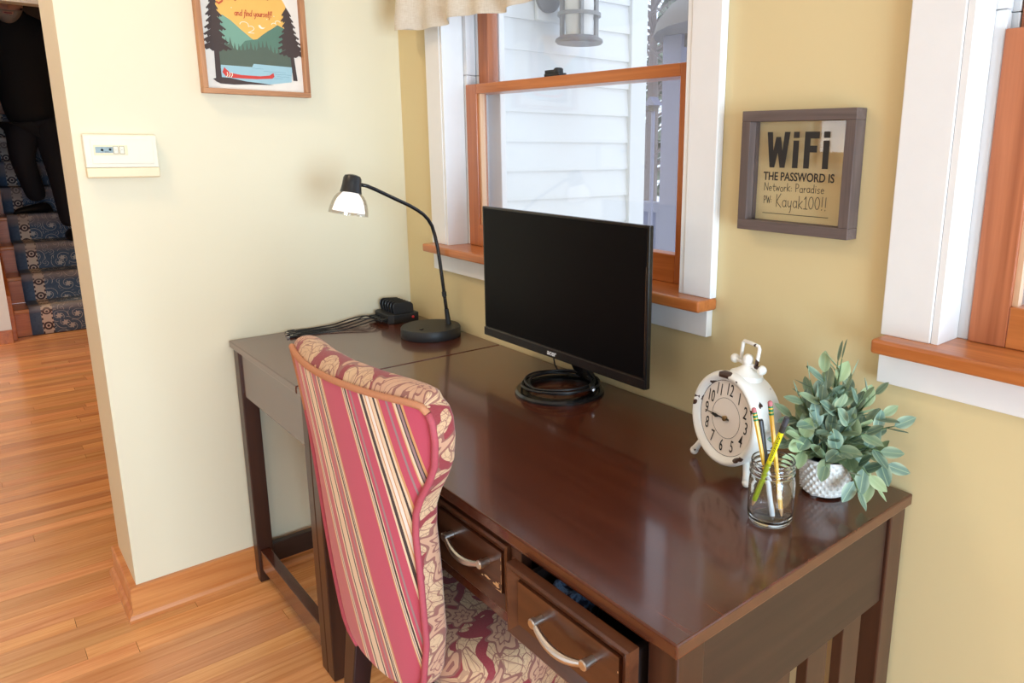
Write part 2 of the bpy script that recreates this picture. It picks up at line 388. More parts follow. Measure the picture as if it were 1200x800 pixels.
# ------------------------------------------------------------------ mesh helpers
class MB:
    def __init__(s): s.v = []; s.f = []; s.uv = {}; s.T = None

    def add(s, verts, faces, T=None):
        b = len(s.v)
        for p in verts:
            p = Vector(p); s.v.append(T @ p if T else p)
        for f in faces: s.f.append(tuple(i + b for i in f))
        return b

    def box(s, x0, x1, y0, y1, z0, z1, T=None):
        s.add([(x, y, z) for z in (z0, z1) for y in (y0, y1) for x in (x0, x1)],
              [(0, 2, 3, 1), (4, 5, 7, 6), (0, 1, 5, 4), (2, 6, 7, 3), (0, 4, 6, 2), (1, 3, 7, 5)], T)
        return s

    def prism(s, poly, h0, h1, axis=2, T=None):
        """poly: 2D points; extruded along axis between h0 and h1"""
        n = len(poly); vs = []
        for h in (h0, h1):
            for a, b in poly:
                vs.append((h, a, b) if axis == 0 else (a, h, b) if axis == 1 else (a, b, h))
        fs = [tuple(range(n))[::-1], tuple(range(n, 2 * n))] + [(i, (i + 1) % n, n + (i + 1) % n, n + i) for i in range(n)]
        s.add(vs, fs, T); return s

    def tube(s, pts, r, seg=8, caps=True, T=None, closed=False):
        pts = [Vector(p) for p in pts]; n = len(pts); vs = []; fs = []
        rr = r if isinstance(r, (list, tuple)) else [r] * n
        up = None
        for i, p in enumerate(pts):
            a = pts[(i - 1) % n] if closed else pts[max(i - 1, 0)]; b = pts[(i + 1) % n] if closed else pts[min(i + 1, n - 1)]
            t = (b - a).normalized()
            if up is None:
                up = Vector((0, 0, 1)) if abs(t.z) < 0.9 else Vector((1, 0, 0))
            u = (up - t * up.dot(t)).normalized(); w_ = t.cross(u); up = u
            for k in range(seg):
                an = 2 * pi * k / seg; vs.append(p + (u * cos(an) + w_ * sin(an)) * rr[i])
        for i in range(n if closed else n - 1):
            j = (i + 1) % n
            for k in range(seg):
                k2 = (k + 1) % seg; fs.append((i * seg + k, i * seg + k2, j * seg + k2, j * seg + k))
        if caps and not closed:
            fs.append(tuple(range(seg))[::-1]); fs.append(tuple((n - 1) * seg + k for k in range(seg)))
        s.add(vs, fs, T); return s

    def lathe(s, prof, seg=32, T=None, closed=False):
        n = len(prof); vs = []; fs = []
        for r, z in prof:
            for k in range(seg):
                a = 2 * pi * k / seg; vs.append((r * cos(a), r * sin(a), z))
        for i in range(n if closed else n - 1):
            j = (i + 1) % n
            for k in range(seg):
                k2 = (k + 1) % seg; fs.append((i * seg + k, i * seg + k2, j * seg + k2, j * seg + k))
        if not closed:
            if prof[0][0] > 1e-6: fs.append(tuple(range(seg))[::-1])
            if prof[-1][0] > 1e-6: fs.append(tuple((n - 1) * seg + k for k in range(seg)))
        s.add(vs, fs, T); return s

    def ball(s, c, r, seg=12, rings=8, sc=(1, 1, 1), T=None):
        vs = [(c[0], c[1], c[2] - r * sc[2])]; fs = []
        for i in range(1, rings):
            a = pi * i / rings
            for k in range(seg):
                b = 2 * pi * k / seg; vs.append((c[0] + r * sc[0] * sin(a) * cos(b), c[1] + r * sc[1] * sin(a) * sin(b), c[2] - r * sc[2] * cos(a)))
        vs.append((c[0], c[1], c[2] + r * sc[2])); L = len(vs) - 1
        for k in range(seg):
            k2 = (k + 1) % seg; fs.append((0, 1 + k2, 1 + k)); b = 1 + (rings - 2) * seg; fs.append((L, b + k, b + k2))
            for i in range(rings - 2):
                a0 = 1 + i * seg; fs.append((a0 + k, a0 + k2, a0 + seg + k2, a0 + seg + k))
        s.add(vs, fs, T); return s

    def grid(s, fn, nu, nv, uvfn=None, T=None):
        vs = [fn(i / nu, j / nv) for j in range(nv + 1) for i in range(nu + 1)]
        fs = [(j * (nu + 1) + i, j * (nu + 1) + i + 1, (j + 1) * (nu + 1) + i + 1, (j + 1) * (nu + 1) + i) for j in range(nv) for i in range(nu)]
        b = s.add(vs, fs, T)
        if uvfn:
            for j in range(nv + 1):
                for i in range(nu + 1): s.uv[b + j * (nu + 1) + i] = uvfn(i / nu, j / nv)
        return s


Wm = {}


def link(o, parent=None, world=True):
    COL.objects.link(o)
    if parent is not None:
        o.parent = parent
        if world: o.matrix_parent_inverse = Wm[parent.name].inverted(); Wm[o.name] = Matrix.Identity(4)
        else: Wm[o.name] = Wm[parent.name].copy()
    else: Wm[o.name] = Matrix.Identity(4)
    return o


def build(mb, name, mat, parent=None, world=True, smooth=False, bevel=0.0, seg=2, label=None, cat=None, group=None, kind=None, ang=35, sub=0):
    me = bpy.data.meshes.new(name); me.from_pydata([tuple(p) for p in mb.v], [], mb.f); me.update()
    bm = bmesh.new(); bm.from_mesh(me); bmesh.ops.recalc_face_normals(bm, faces=bm.faces); bm.to_mesh(me); bm.free()
    if mb.uv:
        ul = me.uv_layers.new(name='UVMap')
        for lp in me.loops: ul.data[lp.index].uv = mb.uv.get(lp.vertex_index, (0, 0))
    for m in (mat if isinstance(mat, list) else [mat]): me.materials.append(M[m])
    if smooth:
        for p in me.polygons: p.use_smooth = True
        if smooth != 'all': me.set_sharp_from_angle(angle=radians(ang))
    o = bpy.data.objects.new(name, me); link(o, parent, world)
    if bevel:
        b = o.modifiers.new('bevel', 'BEVEL'); b.width = bevel; b.segments = seg; b.limit_method = 'ANGLE'; b.angle_limit = radians(40); b.harden_normals = False
    if sub:
        b = o.modifiers.new('sub', 'SUBSURF'); b.levels = sub; b.render_levels = sub
    tag(o, label, cat, group, kind)
    return o


def tag(o, label=None, cat=None, group=None, kind=None):
    if label: o['label'] = label
    if cat: o['category'] = cat
    if group: o['group'] = group
    if kind: o['kind'] = kind
    return o


def thing(name, label, cat, loc=(0, 0, 0), rot=(0, 0, 0), group=None, kind=None):
    o = bpy.data.objects.new(name, None); COL.objects.link(o); o.empty_display_size = 0.1
    o.location = loc; o.rotation_euler = rot
    Wm[o.name] = Matrix.Translation(loc) @ Euler(rot).to_matrix().to_4x4()
    return tag(o, label, cat, group, kind)


def box(name, mat, d, parent=None, bevel=0.0, **kw):
    return build(MB().box(*d), name, mat, parent, bevel=bevel, **kw)


def text_obj(txt, size, mat, parent, T, name, bold=0.0, depth=0.0003, sx=1.0, shear=0.0, align='CENTER', label=None):
    cu = bpy.data.curves.new(name, 'FONT'); cu.body = txt; cu.size = size; cu.offset = bold * size; cu.extrude = depth
    cu.align_x = align; cu.align_y = 'CENTER'; cu.shear = shear; cu.resolution_u = 4
    tmp = bpy.data.objects.new('tmp', cu); me = bpy.data.meshes.new_from_object(tmp); bpy.data.objects.remove(tmp); bpy.data.curves.remove(cu)
    me.name = name; me.transform(T @ Matrix.Diagonal((sx, 1, 1, 1))); me.materials.clear(); me.materials.append(M[mat])
    o = bpy.data.objects.new(name, me); link(o, parent, True)
    if label: o['label'] = label
    return o


def arc(cx, cy, rx, ry, a0, a1, n=10):
    return [(cx + rx * cos(radians(a0 + (a1 - a0) * i / n)), cy + ry * sin(radians(a0 + (a1 - a0) * i / n))) for i in range(n + 1)]


# single-stroke letters: (width, strokes); x-height .55, cap height 1
G = {
 'N': (.62, [[(0, 0), (.02, 1), (.55, .02), (.56, 1)]]), 'e': (.5, [[(.04, .3), (.42, .34)] + arc(.24, .28, .2, .27, 10, 320, 12)]),
 't': (.4, [[(.18, .9), (.18, .08), (.3, 0), (.38, .06)], [(0, .6), (.38, .62)]]), 'w': (.6, [[(0, .55), (.13, 0), (.28, .45), (.42, 0), (.56, .55)]]),
 'o': (.46, [arc(.22, .27, .2, .27, 90, 450, 14)]), 'R': (.5, [[(.04, 0), (.04, .62)] + arc(.16, .45, .22, .18, 100, -80, 8) + [(.14, .27), (.44, 0)]]),
 'k': (.48, [[(.04, 0), (.05, 1)], [(.42, .62), (.06, .28), (.44, 0)]]), ':': (.22, [[(.08, .12), (.1, .16)], [(.08, .44), (.1, .48)]]),
 'P': (.52, [[(.05, 0), (.05, 1)], [(0, .98)] + arc(.18, .72, .28, .27, 80, -90, 9) + [(.06, .45)]]),
 'a': (.5, [arc(.22, .27, .2, .27, 50, 340, 12), [(.42, .55), (.42, .1), (.48, 0)]]), 'r': (.36, [[(.04, .55), (.06, 0)], [(.06, .3), (.16, .5), (.32, .52)]]),
 'd': (.5, [arc(.22, .27, .2, .27, 50, 340, 12), [(.42, 1), (.42, .1), (.46, 0)]]), 'i': (.2, [[(.08, .55), (.08, 0)], [(.08, .76), (.09, .8)]]),
 's': (.42, [[(.36, .48), (.22, .56), (.06, .46), (.1, .34), (.3, .22), (.34, .08), (.18, 0), (.02, .06)]]),
 'W': (.8, [[(0, 1), (.2, 0), (.38, .8), (.56, 0), (.76, 1)]]), 'K': (.62, [[(.06, 0), (.06, 1)], [(.52, 1.08), (.06, .42), (.6, -.05)]]),
 'y': (.5, [[(.04, .55), (.06, .15), (.2, .04), (.38, .2)], [(.42, .55), (.36, -.25), (.26, -.42)]]), '1': (.42, [[(.04, .78), (.22, .98), (.22, 0)], [(.02, 0), (.42, 0)]]),
 '0': (.56, [arc(.26, .48, .24, .48, 90, 450, 16)]), '!': (.26, [[(.12, 1.02), (.1, .26)], [(.09, .0), (.1, .05)]]), ' ': (.3, []),
 'G': (.7, [arc(.36, .55, .32, .45, 50, 300, 14) + [(.6, .42), (.4, .44)], [(.6, .42), (.56, -.2), (.3, -.42), (.1, -.3)]]),
 'L': (.62, [[(.42, .98), (.3, .9), (.2, .3), (.06, .02), (.2, .08), (.4, 0), (.62, .1)]]),
 'n': (.5, [[(.04, .55), (.05, 0)], [(.05, .36), (.2, .55), (.36, .46), (.38, .06), (.46, 0)]]),
 'f': (.36, [[(.36, .92), (.26, 1), (.18, .8), (.14, -.3), (.04, -.4)], [(0, .5), (.34, .54)]]),
 'u': (.5, [[(.04, .55), (.06, .14), (.2, 0), (.38, .2), (.4, .55), (.4, .08), (.48, 0)]]), 'l': (.26, [[(.08, 0), (.2, .8), (.12, 1), (.06, .7), (.1, .08), (.22, 0)]]),
}


def strokes_mesh(mb, txt, x, y, h, wd, fr, sx=1.0, shear=0.0, slope=0.0, gap=0.1, jit=0.0, rnd=None):
    """flat pen strokes in the plane given by fr(u, v) -> point; lifted ribbons with width wd"""
    for ch in txt:
        gw, st = G[ch]
        oy = (rnd.uniform(-1, 1) * jit * h) if rnd else 0
        for pl in st:
            P = [(x + (a + shear * b) * h * sx, y + oy + b * h + slope * (x + a * h * sx)) for a, b in pl]
            ribbon(mb, P, wd, fr)
        x += (gw + gap) * h * sx
    return x


def ribbon(mb, P, wd, fr, closed=False):
    if len(P) < 2: return
    for i in range(1, len(P) - 1):                 # a sharp turn starts a new pen stroke
        ax_, ay_ = P[i][0] - P[i - 1][0], P[i][1] - P[i - 1][1]; bx_, by_ = P[i + 1][0] - P[i][0], P[i + 1][1] - P[i][1]
        if ax_ * bx_ + ay_ * by_ < .35 * math.hypot(ax_, ay_) * math.hypot(bx_, by_):
            ribbon(mb, P[:i + 1], wd, fr); ribbon(mb, P[i:], wd, fr); return
    fr.e = lift()
    L = []; n = len(P)
    for i in range(n):
        a = P[max(i - 1, 0)]; b = P[min(i + 1, n - 1)]
        dx, dy = b[0] - a[0], b[1] - a[1]; l = math.hypot(dx, dy) or 1e-9
        nx, ny = -dy / l * wd / 2, dx / l * wd / 2
        e = (dx / l * wd * .4, dy / l * wd * .4) if i == n - 1 else ((-dx / l * wd * .4, -dy / l * wd * .4) if i == 0 else (0, 0))
        L.append((fr(P[i][0] + nx + e[0], P[i][1] + ny + e[1]), fr(P[i][0] - nx + e[0], P[i][1] - ny + e[1])))
    vs = [p for pr in L for p in pr]
    mb.add(vs, [(2 * i, 2 * i + 1, 2 * i + 3, 2 * i + 2) for i in range(n - 1)])


EPS = [0]


def lift():
    EPS[0] += 1
    return (EPS[0] % 40) * 2.5e-6


def poly_flat(mb, P, fr):
    fr.e = lift()
    mb.add([fr(a, b) for a, b in P], [tuple(range(len(P)))])


# ================================================================== SETTING
X1, Y0, ZC = 4.6, -4.5, 2.5           # right wall, rear wall, ceiling
WT = 0.15                             # window wall thickness


def structure(name, mb, mat, parent=None, **kw):
    return build(mb, name, mat, parent, kind='structure', **kw)


# --- floor: slab plus oak strips laid along y
mb = MB().box(-4.3, X1, Y0, 0.0, -0.06, -0.014)
floor = structure('floor', mb, 'subfloor')
SW = 0.0572
rest = MB()
rows = int((X1 + 4.0) / SW) + 1
plank_cache = {}
n_single = 0
for i in range(rows):
    x0 = -4.0 + i * SW; x1 = min(x0 + SW - 0.0007, X1)
    if x1 - x0 < 0.01: continue
    ya, yb = (-1.24, 0.0) if x0 > -0.3 else (-1.22, -0.42)
    seen = x0 < 1.72
    rnd = random.Random(100 + i)
    y = -1.32 - rnd.random() * 0.9 if x0 > -0.3 else -1.25 - rnd.random() * 0.9
    first = y
    if seen:
        while y < yb:
            L = rnd.uniform(0.55, 1.35)
            y2 = min(y + L, 0.0)
            if yb - y2 < 0.12: y2 = max(y2, yb)
            y2 = min(y2, 0.0)
            p = build(MB().box(x0, x1, y + 0.0005, y2 - 0.0005, -0.014, 0.0), 'plank', 'oak', floor)
            n_single += 1; y = y2
        yend = y
        if yend < -0.01: rest.box(x0, x1, yend + 0.0005, -0.0, -0.014, 0.0)
        y = Y0
        while y < first - 0.01:
            y2 = min(y + rnd.uniform(0.7, 1.6), first); rest.box(x0, x1, y, y2 - 0.001, -0.014, 0.0); y = y2
    else:
        y = Y0
        while y < -0.01:
            y2 = min(y + rnd.uniform(0.7, 1.6), 0.0); rest.box(x0, x1, y, y2 - 0.001, -0.014, 0.0); y = y2
tag(build(rest, 'floorboards', 'oak', floor), kind='stuff')
structure('ceiling', MB().box(-4.3, X1 + .15, Y0 - .15, 0.15, ZC, ZC + 0.1), 'ceiling')

# --- walls
A0, A1, AZ0, AZ1 = 0.2835, 1.2388, 0.985, 2.10     # window 1 opening
B0, B1 = 1.7515, 2.7068                            # window 2 opening
mb = MB()
mb.box(-4.3, A0, 0, WT, -0.06, ZC); mb.box(A1, B0, 0, WT, -0.06, ZC); mb.box(B1, X1 + .15, 0, WT, -0.06, ZC)
for a, b in ((A0, A1), (B0, B1)): mb.box(a, b, 0, WT, -0.06, AZ0); mb.box(a, b, 0, WT, AZ1, ZC)
structure('wall_back', mb, 'wall')
YC = -0.884
structure('wall_left', MB().box(-0.2687, 0, YC, 0, 0, ZC), 'wall_pale')
def wall_with_holes(name, along, fixed0, fixed1, lo, hi, holes):
    m = MB(); cur = lo
    def bx(a, b, z0, z1):
        m.box(a, b, fixed0, fixed1, z0, z1) if along == 'x' else m.box(fixed0, fixed1, a, b, z0, z1)
    for a, b, s_, h_ in holes:
        bx(cur, a, -.06, ZC); bx(a, b, -.06, s_); bx(a, b, h_, ZC); cur = b
    bx(cur, hi, -.06, ZC)
    return structure(name, m, 'wall')
wall_with_holes('wall_front', 'x', Y0 - .15, Y0, -4.3, X1 + .15, [(-1.35, -.05, 1.22, 2.18), (1.7, 3.0, 1.22, 2.18)])
wall_with_holes('wall_right', 'y', X1, X1 + .15, Y0, 0, [(-3.65, -2.35, .8, 2.1), (-1.90, -.26, .08, 1.65)])  # right-wall openings added out of view to pass the side fill
k = 3
for (a, b, ax, q0, q1) in ((-1.35, -.05, 'x', 1.22, 2.18), (1.7, 3.0, 'x', 1.22, 2.18), (-3.65, -2.35, 'y', .8, 2.1), (-1.90, -.26, 'y', .08, 1.65)):  # the y-axis windows are unseen, added to frame the side fill
    wdw = thing('window_%d' % k, None, None, kind='structure'); k += 1
    f, sash = MB(), MB()
    def bb(m, u0, u1, d0, d1, z0, z1):
        if ax == 'x': m.box(u0, u1, Y0 + d0, Y0 + d1, z0, z1)
        else: m.box(X1 - d1, X1 - d0, u0, u1, z0, z1)
    bb(f, a - .08, a, .001, .02, q0, q1); bb(f, b, b + .08, .001, .02, q0, q1); bb(f, a - .1, b + .1, .001, .02, q1, q1 + .1); bb(f, a - .08, b + .08, .001, .02, max(.001, q0 - .14), q0 - .03)
    build(f, 'casing', 'white', wdw)
    zm = .5 * (q0 + q1)
    bb(sash, a, a + .05, -.09, -.05, q0, q1); bb(sash, b - .05, b, -.09, -.05, q0, q1); bb(sash, a + .05, b - .05, -.09, -.05, q0, q0 + .06); bb(sash, a + .05, b - .05, -.09, -.05, q1 - .05, q1); bb(sash, a + .05, b - .05, -.09, -.05, zm - .02, zm + .02)
    build(sash, 'sash', 'fir_z', wdw)
    s2 = MB(); bb(s2, a - .1, b + .1, .001, .06, q0 - .03, q0); build(s2, 'sill', 'fir', wdw)

# hall end wall with the stair opening, and the stairwell behind it
mb = MB(); mb.box(-4.0, -3.87, Y0, -0.926, 0, ZC); mb.box(-4.0, -3.87, -0.926, 0, 2.173, ZC)
structure('wall_hall', mb, 'white')
structure('baseboard_hall', MB().box(-3.87, -3.852, Y0, -0.926, 0, 0.09), 'fir', bevel=.003)
mb = MB(); mb.box(-7.3, -4.3, 0.0, 0.1, -.06, 4.6); mb.box(-7.3, -4.0, -1.06, -0.96, -.06, 4.6); mb.box(-7.4, -7.3, -1.06, .1, -.06, 4.6)
mb.box(-7.4, -4.0, -1.06, .1, 4.6, 4.7); mb.box(-4.3, -4.0, -.96, 0, 2.62, 4.6)
structure('wall_stairwell', mb, 'brown_wall')

# --- baseboard round the end of the left wall
HB = 0.098
prof = [(0, 0), (.030, 0), (.030, .010), (.025, .020), (.018, .026), (.018, HB - .004), (.014, HB), (0, HB)]
mb = MB()
n = len(prof); path = [((1, 0), (0.0, -.0005)), ((1, -1), (0.0, YC)), ((-1, -1), (-.2687, YC)), ((-1, 0), (-.2687, -.0005))]
ring = []
for (ox, oy), (bx_, by_) in path: ring.append([(bx_ + ox * d, by_ + oy * d, z) for d, z in prof])
mb.add([p for r in ring for p in r], [tuple(j * n + i for i in range(n)) for j in (0, 3)] + [(j * n + i, j * n + (i + 1) % n, (j + 1) * n + (i + 1) % n, (j + 1) * n + i) for j in range(3) for i in range(n)])
structure('baseboard_left', mb, 'base')
mb = MB().prism([(0, 0), (-.030, 0), (-.030, .01), (-.018, .026), (-.018, HB), (0, HB)], 0.03, X1, 0)
structure('baseboard_back', mb, 'base_x')


# --- windows 1 and 2 in the back wall
def back_window(name, a, b, red):
    wz = thing(name, None, None, (0.5 * (a + b), 0, 1.02), kind='structure')
    SZ = 1.020
    for s, (p, q) in enumerate(((a - .081, a), (b, b + .074))):
        box('casing', 'white', (p, q, -.020, -.0005, SZ, 2.10), wz, .002)
    box('head_casing', 'white', (a - .09, b + .085, -.022, -.0005, 2.10, 2.21), wz, .002)
    sill = MB().prism([(a - .0765, -.0589), (b + .0765, -.0589), (b + .0765, -.0005), (b - .0005, -.0005), (b - .0005, .085), (a + .0005, .085), (a + .0005, -.0005), (a - .0765, -.0005)], SZ - .024, SZ, 2)
    build(sill, 'sill', 'fir', wz, bevel=.005, seg=3)
    box('apron', 'white', (a - .081, b + .066, -.018, -.0005, .939, SZ - .024), wz, .0015)
    for p, q in ((a + .0005, a + .012), (b - .012, b - .0005)):
        box('jamb', 'white', (p, q, -.018, .052, SZ, AZ1), wz, .001)
        mid = p < 0.5 * (a + b)
        for (y0, y1, t_) in ((.053, .068, .028), (.070, .088, .022), (.090, .112, .032), (.114, WT, .020)):
            x0, x1 = (a + .0005, a + t_) if mid else (b - t_, b - .0005)
            if y0 > .1: box('track', 'track', (x0, x1, y0, y1, SZ - .02, AZ1), wz, .002)
            else:
                box('track', 'track', (x0, x1, y0, y1, SZ, 1.515), wz, .002); box('track', 'track', (x0, x1, y0, y1, 1.516, AZ1), wz, .002)
    for p in (MB().box(a + .0005, b - .0005, -.018, WT, AZ1 - .012, AZ1),): build(p, 'head_jamb', 'white', wz)
    box('outer_sill', 'track', (a + .0005, b - .0005, .086, WT, AZ0 + .001, SZ - .022), wz)
    # lower sash, proud; upper sash set back
    la, lb = a + .030, b - .030
    stile = 'fir_red' if red else 'fir_z'; sw = .055
    y0, y1 = .046, .082
    lo = thing_part('lower_sash', wz)
    z0, z1 = SZ + .0005, 1.487
    for p, q in ((la, la + sw), (lb - sw, lb)): box('stile', stile, (p, q, y0, y1, z0, z1), lo, .002)
    box('bottom_rail', 'fir', (la + sw, lb - sw, y0, y1, z0, z0 + .064), lo, .002)
    box('meeting_rail', 'fir', (la + sw, lb - sw, y0, y1, z1 - .027, z1), lo, .002)
    box('glazing_stop', 'fir_pale', (la + sw, la + sw + .008, y0 + .008, y1 - .012, z0 + .064, z1 - .027), lo)
    box('pane', 'pane', (la + sw, lb - sw, y0 + .018, y0 + .022, z0 + .064, z1 - .027), lo)
    up = thing_part('upper_sash', wz)
    y0, y1 = .090, .126; z0, z1 = 1.462, AZ1 - .012
    for p, q in ((la + .004, la + sw), (lb - sw, lb - .004)): box('stile', stile, (p, q, y0, y1, z0, z1), up, .002)
    box('meeting_rail', 'fir', (la + sw, lb - sw, y0, y1, z0, z0 + .022), up, .002)
    box('top_rail', 'fir', (la + sw, lb - sw, y0, y1, z1 - .055, z1), up, .002)
    box('pane', 'pane', (la + sw, lb - sw, y0 + .015, y0 + .019, z0 + .022, z1 - .055), up)
    # white storm frame outside
    for p, q in ((a + .001, a + .085), (b - .06, b - .001)): box('storm_frame', 'white', (p, q, .130, .149, SZ, AZ1), wz, .003)
    # sash lock
    cx = 0.5 * (a + b) - .05
    lk = MB().box(cx - .03, cx + .03, .052, .078, 1.4872, 1.495); lk.lathe([(.012, 0), (.012, .010), (.009, .013)], 16, Matrix.Translation((cx + .012, .066, 1.495)))
    lk.box(cx - .035, cx + .012, .058, .070, 1.496, 1.504)
    build(lk, 'sash_lock', 'black_matte', wz, bevel=.0015)
    return wz


def thing_part(name, parent):
    o = bpy.data.objects.new(name, None); COL.objects.link(o); o.parent = parent; o.matrix_parent_inverse = Wm[parent.name].inverted(); Wm[o.name] = Matrix.Identity(4)
    return o


back_window('window_1', A0, A1, False)
back_window('window_2', B0, B1, True)

# ================================================================== OUTSIDE
# neighbouring wing of the house, clapboarded
ext = structure('wall_exterior', MB().box(-.10, 0.085, .16, .90, -.6, 3.0), 'siding')
z = -.6
for i in range(35):
    zz = -.6 + i * .1015
    build(MB().prism([(.085, zz), (.100, zz), (.100, zz + .012), (.090, zz + .1035), (.085, zz + .1035)], .16, .915, 1), 'clapboard', 'siding', ext)
build(MB().box(-.12, .112, .915, 1.0, -.6, 3.0), 'corner_board', 'siding', ext, bevel=.003)
structure('ground', MB().grid(lambda u, v: (-30 + 45 * u, .3 + 40 * v, -.75 + .12 * sin(9 * u * 5) * sin(7 * v * 6) + .6 * max(0, v - .15)), 60, 60), 'snow', smooth='all')

lan = thing('wall_lantern', 'grey metal porch lantern hung on the white clapboard wall outside', 'lantern', (.10, .56, 1.66))
CX, CY = .225, .555
def rz(cx, cy, z): return Matrix.Translation((cx, cy, z))
bk = MB().box(.100, .118, .46, .57, 1.735, 1.98); build(bk, 'mounting_block', 'siding', lan, bevel=.003)
build(MB().lathe([(.05, 0), (.05, .012), (.03, .02)], 24, Matrix.Translation((.118, .50, 1.81)) @ Matrix.Rotation(pi / 2, 4, 'Y')), 'back_plate', 'lantern_dark', lan, smooth=True)
build(MB().tube([(.13, .50, 1.83), (.16, .51, 1.90), (.20, .54, 1.94), (CX, CY, 1.93)], .008), 'arm', 'lantern_dark', lan, smooth=True)
build(MB().lathe([(.076, 0), (.082, .006), (.080, .014), (.064, .024), (.03, .026)], 28, rz(CX, CY, 1.655)), 'base', 'lantern_dark', lan, smooth=True)
for a in (45, 135, 225, 315):
    p = (CX + .058 * cos(radians(a + 12)), CY + .058 * sin(radians(a + 12)))
    build(MB().box(p[0] - .006, p[0] + .006, p[1] - .006, p[1] + .006, 1.675, 1.90), 'bar', 'lantern', lan)
build(MB().lathe([(.066, 0), (.074, 0), (.074, .012), (.066, .012)], 28, rz(CX, CY, 1.742), closed=True), 'band', 'lantern', lan, smooth=True)
build(MB().lathe([(.046, 0), (.050, .10), (.046, .215)], 20, rz(CX, CY, 1.681)), 'glass', 'lamp_glow', lan, smooth=True)
build(MB().lathe([(.085, 0), (.07, .03), (.02, .06), (.008, .065)], 28, rz(CX, CY, 1.895)), 'cap', 'lantern_dark', lan, smooth=True)

pav = thing('garden_pavilion', 'grey garden pavilion with a domed taupe roof and square posts beyond the window', 'pavilion', (-.51, 3.3, -.7))
for px_, py_ in ((-1.17, 2.6), (.15, 2.6), (-1.17, 4.0), (.15, 4.0)):
    build(MB().box(px_ - .08, px_ + .08, py_ - .08, py_ + .08, -.9, 2.02), 'post', 'post', pav, bevel=.006)
def dome(u, v):
    a = 2 * pi * u; r = 1.12 * cos(v * pi / 2) + .02
    return (-.51 + r * cos(a), 3.3 + r * sin(a), 2.02 + .42 * sin(v * pi / 2))
build(MB().grid(dome, 32, 8), 'roof', 'taupe', pav, smooth='all')
build(MB().box(-1.09, .07, 2.55, 2.65, 1.94, 2.02), 'beam', 'taupe', pav); build(MB().box(-1.09, .07, 3.95, 4.05, 1.94, 2.02), 'beam', 'taupe', pav)
for zz in (.30, .90): build(MB().box(-2.4, -1.25, 2.57, 2.63, zz - .035, zz + .035), 'rail', 'post', pav)
for i in range(14):
    xx = -2.35 + i * .08; build(MB().box(xx - .02, xx + .02, 2.58, 2.62, .335, .865), 'baluster', 'post', pav)

fd = thing('bird_feeder', 'small gabled bird feeder on a pole beyond the window', 'feeder', (-.9, 2.1, -.7))
fx, fy, fz = -.935, 2.12, 1.52
build(MB().box(fx - .022, fx + .022, fy - .022, fy + .022, fz, fz + .04), 'house', 'taupe', fd)
build(MB().prism([(fx - .045, fz + .036), (fx + .045, fz + .036), (fx, fz + .085)], fy - .035, fy + .035, 1), 'roof', 'post', fd)
build(MB().tube([(fx, fy, -.75), (fx, fy, fz)], .012), 'pole', 'post', fd)

def bare_tree(x, y, h, lab, seed):
    rnd = random.Random(seed)
    t = thing('bare_tree', lab, 'tree', (x, y, -.6))
    m = MB(); m.tube([(x, y, -.7), (x + .05, y, h * .5), (x, y, h)], [.16, .10, .03], 8); build(m, 'trunk', 'bark', t, smooth=True)
    m = MB()
    for i in range(46):
        zz = h * rnd.uniform(.15, .95); a = rnd.uniform(0, 2 * pi); l = (h - zz) * .45 + .3
        p0 = Vector((x, y, zz)); p1 = p0 + Vector((cos(a) * l * .6, sin(a) * l * .6, l * .25)); p2 = p0 + Vector((cos(a + .2) * l, sin(a + .2) * l, l * .55))
        m.tube([p0, p1, p2], [.03, .02, .008], 5)
        for q in range(3):
            m.tube([p1, p1 + Vector((rnd.uniform(-.5, .5), rnd.uniform(-.5, .5), rnd.uniform(.1, .5)))], [.012, .005], 4)
    tag(build(m, 'branches', 'bark', t), kind='stuff')
def conifer(x, y, h, lab, seed):
    rnd = random.Random(seed)
    t = thing('conifer', lab, 'tree', (x, y, -.4))
    build(MB().tube([(x, y, -.6), (x, y, h)], [.14, .02], 8), 'trunk', 'bark', t)
    m = MB()
    for i in range(220):
        f = rnd.random(); zz = .2 + f * (h - .3); r = (1 - f) * h * .24 + .1; a = rnd.uniform(0, 2 * pi)
        c, s_ = cos(a), sin(a); wv = .12 + .1 * (1 - f)
        m.add([(x, y, zz + .12), (x + c * r - s_ * wv, y + s_ * r + c * wv, zz - .18), (x + c * r * 1.15, y + s_ * r * 1.15, zz - .24), (x + c * r + s_ * wv, y + s_ * r - c * wv, zz - .18)], [(0, 1, 2), (0, 2, 3)])
    tag(build(m, 'foliage', 'needles', t), kind='stuff')
conifer(-9.6, 11.5, 5.0, 'grey-green conifer behind the garden pavilion', 1)
bare_tree(-7.0, 8.3, 4.2, 'bare grey tree far behind the garden pavilion', 2)
bare_tree(2.2, 9.5, 6.0, 'bare tree beyond the right-hand window', 4)
structure('deck', MB().box(.6, 5.0, .16, 2.2, -.55, -.45), 'deck')

